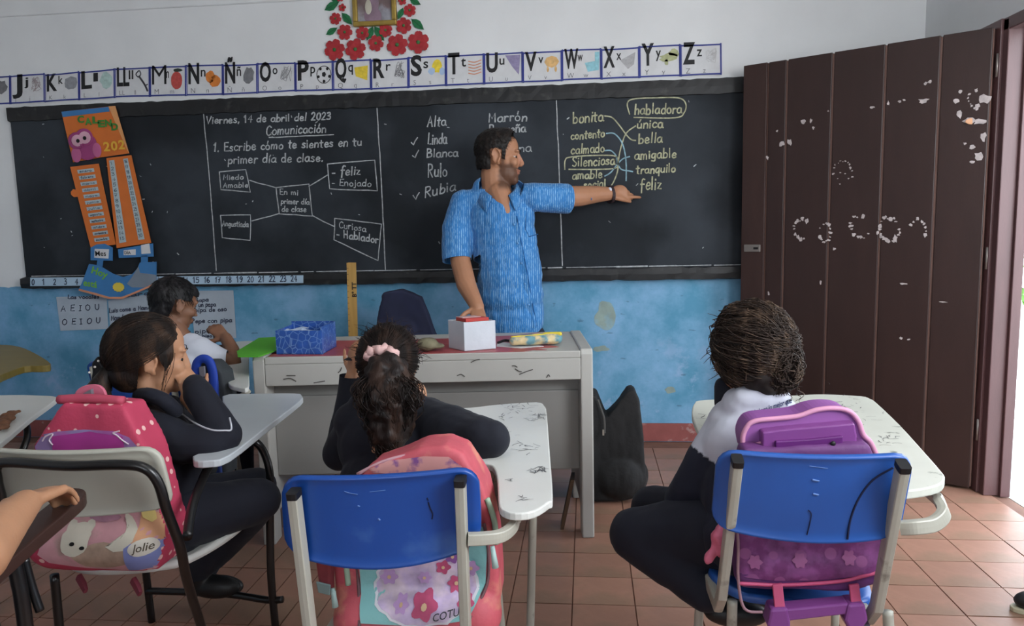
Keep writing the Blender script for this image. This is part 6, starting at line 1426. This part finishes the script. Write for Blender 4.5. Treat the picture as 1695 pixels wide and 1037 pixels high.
for i in range(700):
    d=V((rs.gauss(0,1),rs.gauss(0,1),rs.gauss(.3,1))).normalized(); a=wb_(d.x*.085,d.y*.105-.018,d.z*.099+.032)
    if not keepb(a): continue
    n_=Mb_@d; dn_=(Mb_@V((0,.6,-.8))).normalized(); tn=(dn_-n_*dn_.dot(n_)).normalized(); a=a-n_*.003; st.append([a,a+n_*.004+tn*.012,a+n_*.005+tn*.026])
strandmesh(boy,'hair_strands',st,.0013,hmB)
# pencil in his hand
a,b=PY(352,545,Yb_+.2),PY(356,568,Yb_+.28); MB().tube([a,b],.004,8).build('pencil',mat('dark_pencil','1f1f22',.4),None).name='pencil'
pn=bpy.data.objects['pencil']; tag(pn,'dark pencil held in the hand of the writing boy','pencil')

# ------------------------------------------------ girl on the right
Yr_=1.99; Cr=PY(1236,590,Yr_+.02); sr=1.0; Mr=frame((-.55,.80,-.2),(-.1,0,1)); bl=Blob(); wr2=head(bl,Cr,Mr,sr,True)
bl.chain([(wr2(0,-.01,-.07),.043),(PY(1232,668,Yr_-.02),.046)])
hipr=V((.47,1.90,.49)); k1,k2=PY(1058,886,1.98),PY(1085,845,2.22); f1,f2=PY(1168,985,1.86),PY(1185,968,2.1)
bl.chain([(PY(1240,705,Yr_-.03),.058),(PY(1240,770,Yr_-.06),.085),(hipr+V((0,0,.08)),.09),(hipr,.09)]); legs(bl,hipr,k1,k2,f1,f2)
bl.chain(C((1206,712,Yr_-.0,.034),(1165,760,Yr_-.02,.036),(1125,832,Yr_-.0,.034),(1185,838,Yr_+.05,.028)))
hand(bl,PY(1185,838,Yr_+.05),V((.8,.3,.0)),V((0,0,1)),.75,.4,.2)
bl.chain(C((1275,710,Yr_+.0,.034),(1320,745,Yr_+.08,.036),(1290,705,Yr_+.25,.03))); hand(bl,PY(1290,705,Yr_+.25),V((-.5,.6,.0)),V((0,0,1)),.75,.4,.2)
girl_r=person('girl with messy curly brown hair in a white and navy raglan top, right',bl,.006,skincol('9c7057'),skinmat('girl_skin3'),3)
face(girl_r,wr2,Mr,sr)
def topparts(g=0):
    jb=Blob(); jb.cap(PY(1208,700,Yr_-.01),PY(1286,688,Yr_-.01),.060+g,.058+g); jb.cap(PY(1226,672,Yr_-.03),PY(1280,660,Yr_-.03),.052+g,.046+g); jb.cap(PY(1232,660,Yr_-.05),PY(1262,655,Yr_-.05),.036,.036)
    jb.el(PY(1240,745,Yr_-.04),(.125+g,.095+g,.12+g)); jb.el(PY(1242,820,Yr_-.08),(.13+g,.105+g,.14)); jb.el(PY(1240,890,Yr_-.13),(.125+g,.11+g,.10))
    jb.chain(C((1203,712,Yr_,.060+g),(1170,765,Yr_-.02,.056+g),(1145,805,Yr_-.02,.052+g),(1128,828,Yr_-.0,.046+g),(1160,838,Yr_+.03,.042+g),(1185,838,Yr_+.05,.036+g)))
    jb.chain(C((1278,708,Yr_,.060+g),(1320,745,Yr_+.08,.052+g),(1295,708,Yr_+.22,.042+g))); return jb
nv=lin('141828'); whc=lin('b9bcc8')
me=fuse(topparts(),.006,5,disp=folds(.005,12))
ya=PY(1140,724,Yr_); yb2=PY(1230,775,Yr_-.1); 
def topcol(p):
    # white raglan yoke over the shoulders, navy body front and lower sleeves
    q=p-PY(1160,742,Yr_); e=(PY(1230,778,Yr_)-PY(1160,742,Yr_)).normalized(); n_=V((e.z,0,-e.x)); 
    if n_.z<0: n_=-n_
    f=q.dot(n_)
    if p.x>PY(1230,778,Yr_).x: f=p.z-PY(1230,778,Yr_).z+.10
    if p.y>Yr_+.035 and p.x<PY(1235,700,Yr_).x and p.z>PY(1200,700,Yr_).z-.02: return nv
    return whc if f>0 else nv
setcol(me,topcol); tp=link('school_top',me,mat('raglan_top','b9bcc8',.85,var=.06,vscale=12,attr=True,sheen=.03,bump=.15,bscale=50),girl_r)
bvt=bvh(tp)
def bprint(s,x,y,h,wd,slope,m,sk=0):
    vs,fs=font_mesh(s,.02); x0=min(v.x for v in vs); x1=max(v.x for v in vs); out=[]
    for v in vs:
        u=(v.x-x0)/(x1-x0); p=PY(x+u*wd,y-v.y*h+slope*u*wd,Yr_-.1); q=bvt.ray_cast(CAM,(p-CAM).normalized()); out.append((q[0] if q[0] is not None else p)+(CAM-p).normalized()*.003)
    o=MB().add(out,fs).build('back_print',m,girl_r); o['kind']='stuff'
M_pr=mat('navy_print','2c3560',.7)
bprint('"Yo hago lo mejor que',1243,690,13,68,-.34,M_pr); bprint('puedo"',1281,693,10,34,-.34,M_pr)
bl=Blob(); q=crom([PY(1190,660,Yr_+.04),PY(1200,650,Yr_-.02),PY(1225,660,Yr_-.055),PY(1250,660,Yr_-.05)],4)
bl.cap(PY(1198,640,Yr_+.05),PY(1198,668,Yr_+.04),.026,.026); bl.cap(PY(1202,645,Yr_+.04),PY(1214,660,Yr_),.02,.02)
cloth(girl_r,'collar',bl,.005,M_jkt2,3)
tb6=Blob(); legs(tb6,hipr,k1,k2,f1,f2,1.42); tb6.el(hipr+V((-.02,0,0)),(.13,.12,.10)); cloth(girl_r,'trousers',tb6,.008,M_jkt2,6,disp=folds(.007,9))
for p in (f1+V((.05,.0,-.0)),f2+V((.04,0,0))): bl=Blob(); bl.el(p+V((.03,.0,-.05)),(.085,.034,.034)); link('shoe',fuse(bl,.006,3),mat('shoe_black','1b1b1c',.45),girl_r)
hmR=hairmat('messy_brown_hair','30251f','5c4a3c'); hrr=(.098,.115,.112); hcr=wr2(0,-.022,.026); iR=Mr.inverted()
cap_=Blob(); cap_.el(hcr,hrr,Mr); cap_.el(PY(1284,600,Yr_-.05),(.056,.06,.064)); cap_.el(PY(1268,622,Yr_-.06),(.06,.05,.05))
cloth(girl_r,'hair',cap_,.006,hmR,3,keep=lambda p:(iR@(p-Cr)).y<.06 and p.z>PY(1240,648,Yr_).z,disp=lambda p:.008*noise.noise(p*38)).data.materials[0]=mat('hair_base_brown','211915',.8,var=.2)
st=[]
for q0 in strandsurf(hcr,Mr,tuple(q*1.02 for q in hrr),1300,(.55,-.70,-.25),9,.05,.16,start=lambda d:d.y<.55,seg=20):
    ph=rs.uniform(0,6); am=rs.uniform(.004,.011); fr=rs.uniform(.45,.8); st.append([p+V((math.cos(ph+j*fr),math.sin(ph*1.7+j*fr*.8),math.sin(ph+j*fr)))*am*min(1,j/5) for j,p in enumerate(q0)])
bun=PY(1286,602,Yr_-.05)
for i in range(900):
    d=V((rs.gauss(0,1),rs.gauss(0,1),rs.gauss(0,1))).normalized(); a=bun+V((d.x*.060,d.y*.066,d.z*.068)); c2=[]
    e2=d.cross(V((rs.gauss(0,1),rs.gauss(0,1),rs.gauss(0,1)))).normalized(); R_=rs.uniform(.010,.026)
    for j in range(9): t=j*.55; c2.append(a+d*(R_*.4*math.cos(t))+e2*(R_*math.sin(t))+V((0,0,-.0025*j)))
    st.append(c2)
for i in range(260):
    d=V((rs.gauss(0,1),rs.gauss(0,1),rs.gauss(.2,1))).normalized(); a=hcr+Mr@V((d.x*hrr[0],d.y*hrr[1],d.z*hrr[2])); 
    if (iR@(a-Cr)).y>.05: continue
    o_=(Mr@d)*rs.uniform(.003,.016); s2=V((rs.uniform(-1,1),rs.uniform(-1,1),rs.uniform(-1,.2)))*.028; st.append(crom([a-o_*.2,a+o_*.7+s2*.3,a+o_+s2],4))
for i in range(7):
    a=PY(1290+rs.uniform(-35,35),640,Yr_-.06); st.append(curl(a,a+V((rs.uniform(-.01,.02),-.01,-.03-rs.random()*.02)),(.008,0,0),.006,1.5,i,10))
strandmesh(girl_r,'hair_strands',st,.0014,hmR)

# ------------------------------------------------ person at the bottom left: only a forearm and hand are in view
bl=Blob(); za=PZ(58,838,.80); 
A=[(V((-1.42,.80,1.02)),.055),(V((-1.22,.86,.80)),.045),(PZ(-40,925,.80),.046),(PZ(8,868,.81),.037),(PZ(42,835,.813),.027)]
bl.chain(A); wv_=PZ(44,832,.815); hand(bl,wv_,PZ(112,800,.80)-wv_,V((-.1,-.25,1)),.95,.42,.3,flip=-1)
bl.chain([(V((-1.48,.78,.58)),.11),(V((-1.5,.78,.80)),.10),(V((-1.5,.79,1.0)),.09),(V((-1.5,.80,1.10)),.05)]); Mz=frame((0.2,1,-.1),(0,0,1)); wz=head(bl,V((-1.5,.82,1.2)),Mz,.95,True)
bl.chain([(V((-1.6,.8,1.02)),.05),(V((-1.68,.9,.80)),.042),(V((-1.6,1.1,.80)),.03)])
legs(bl,V((-1.45,.78,.50)),V((-1.52,1.15,.50)),V((-1.36,1.15,.50)),V((-1.52,1.2,.09)),V((-1.36,1.2,.09)))
pf=person('person at the bottom left edge resting a bare forearm on the brown tablet',bl,.0055,skincol('b08263'),skinmat('arm_skin'),3)
jb=Blob(); jb.cap(V((-1.60,.79,1.0)),V((-1.42,.79,1.0)),.065,.065); jb.el(V((-1.5,.78,.85)),(.13,.10,.16)); jb.el(V((-1.49,.78,.63)),(.13,.11,.13)); jb.chain([(V((-1.42,.80,1.02)),.065),(V((-1.30,.84,.90)),.058)]); jb.chain([(V((-1.6,.8,1.02)),.062),(V((-1.66,.88,.88)),.055)])
cloth(pf,'shirt',jb,.008,M_wsh,5); tb7=Blob(); legs(tb7,V((-1.45,.78,.50)),V((-1.52,1.15,.50)),V((-1.36,1.15,.50)),V((-1.52,1.2,.09)),V((-1.36,1.2,.09)),1.2); cloth(pf,'trousers',tb7,.01,M_jkt2,4)
cap_=Blob(); cap_.el(wz(0,-.02,.03),(.082,.1,.095),Mz); cloth(pf,'hair',cap_,.007,hmB,3,keep=lambda p:(Mz.inverted()@(p-V((-1.5,.82,1.2)))).y<.05)
for p in (V((-1.52,1.24,.045)),V((-1.36,1.24,.045))): bl=Blob(); bl.el(p,(.036,.09,.038)); link('shoe',fuse(bl,.008,3),mat('shoe_black','1b1b1c',.45),pf)

for o in bpy.data.objects:
    n=o.name.split('.')[0]
    if o.type=='MESH' and o.parent and n in ('handwriting','numbers','small_letters','bold_letter','chalk_word','chalk_dust','border','picture','slip_text','day_numbers','label_text','green_letters','year_numbers','lime_letters','peeled_paint','print_figure','trim_1'): o['kind']='stuff'
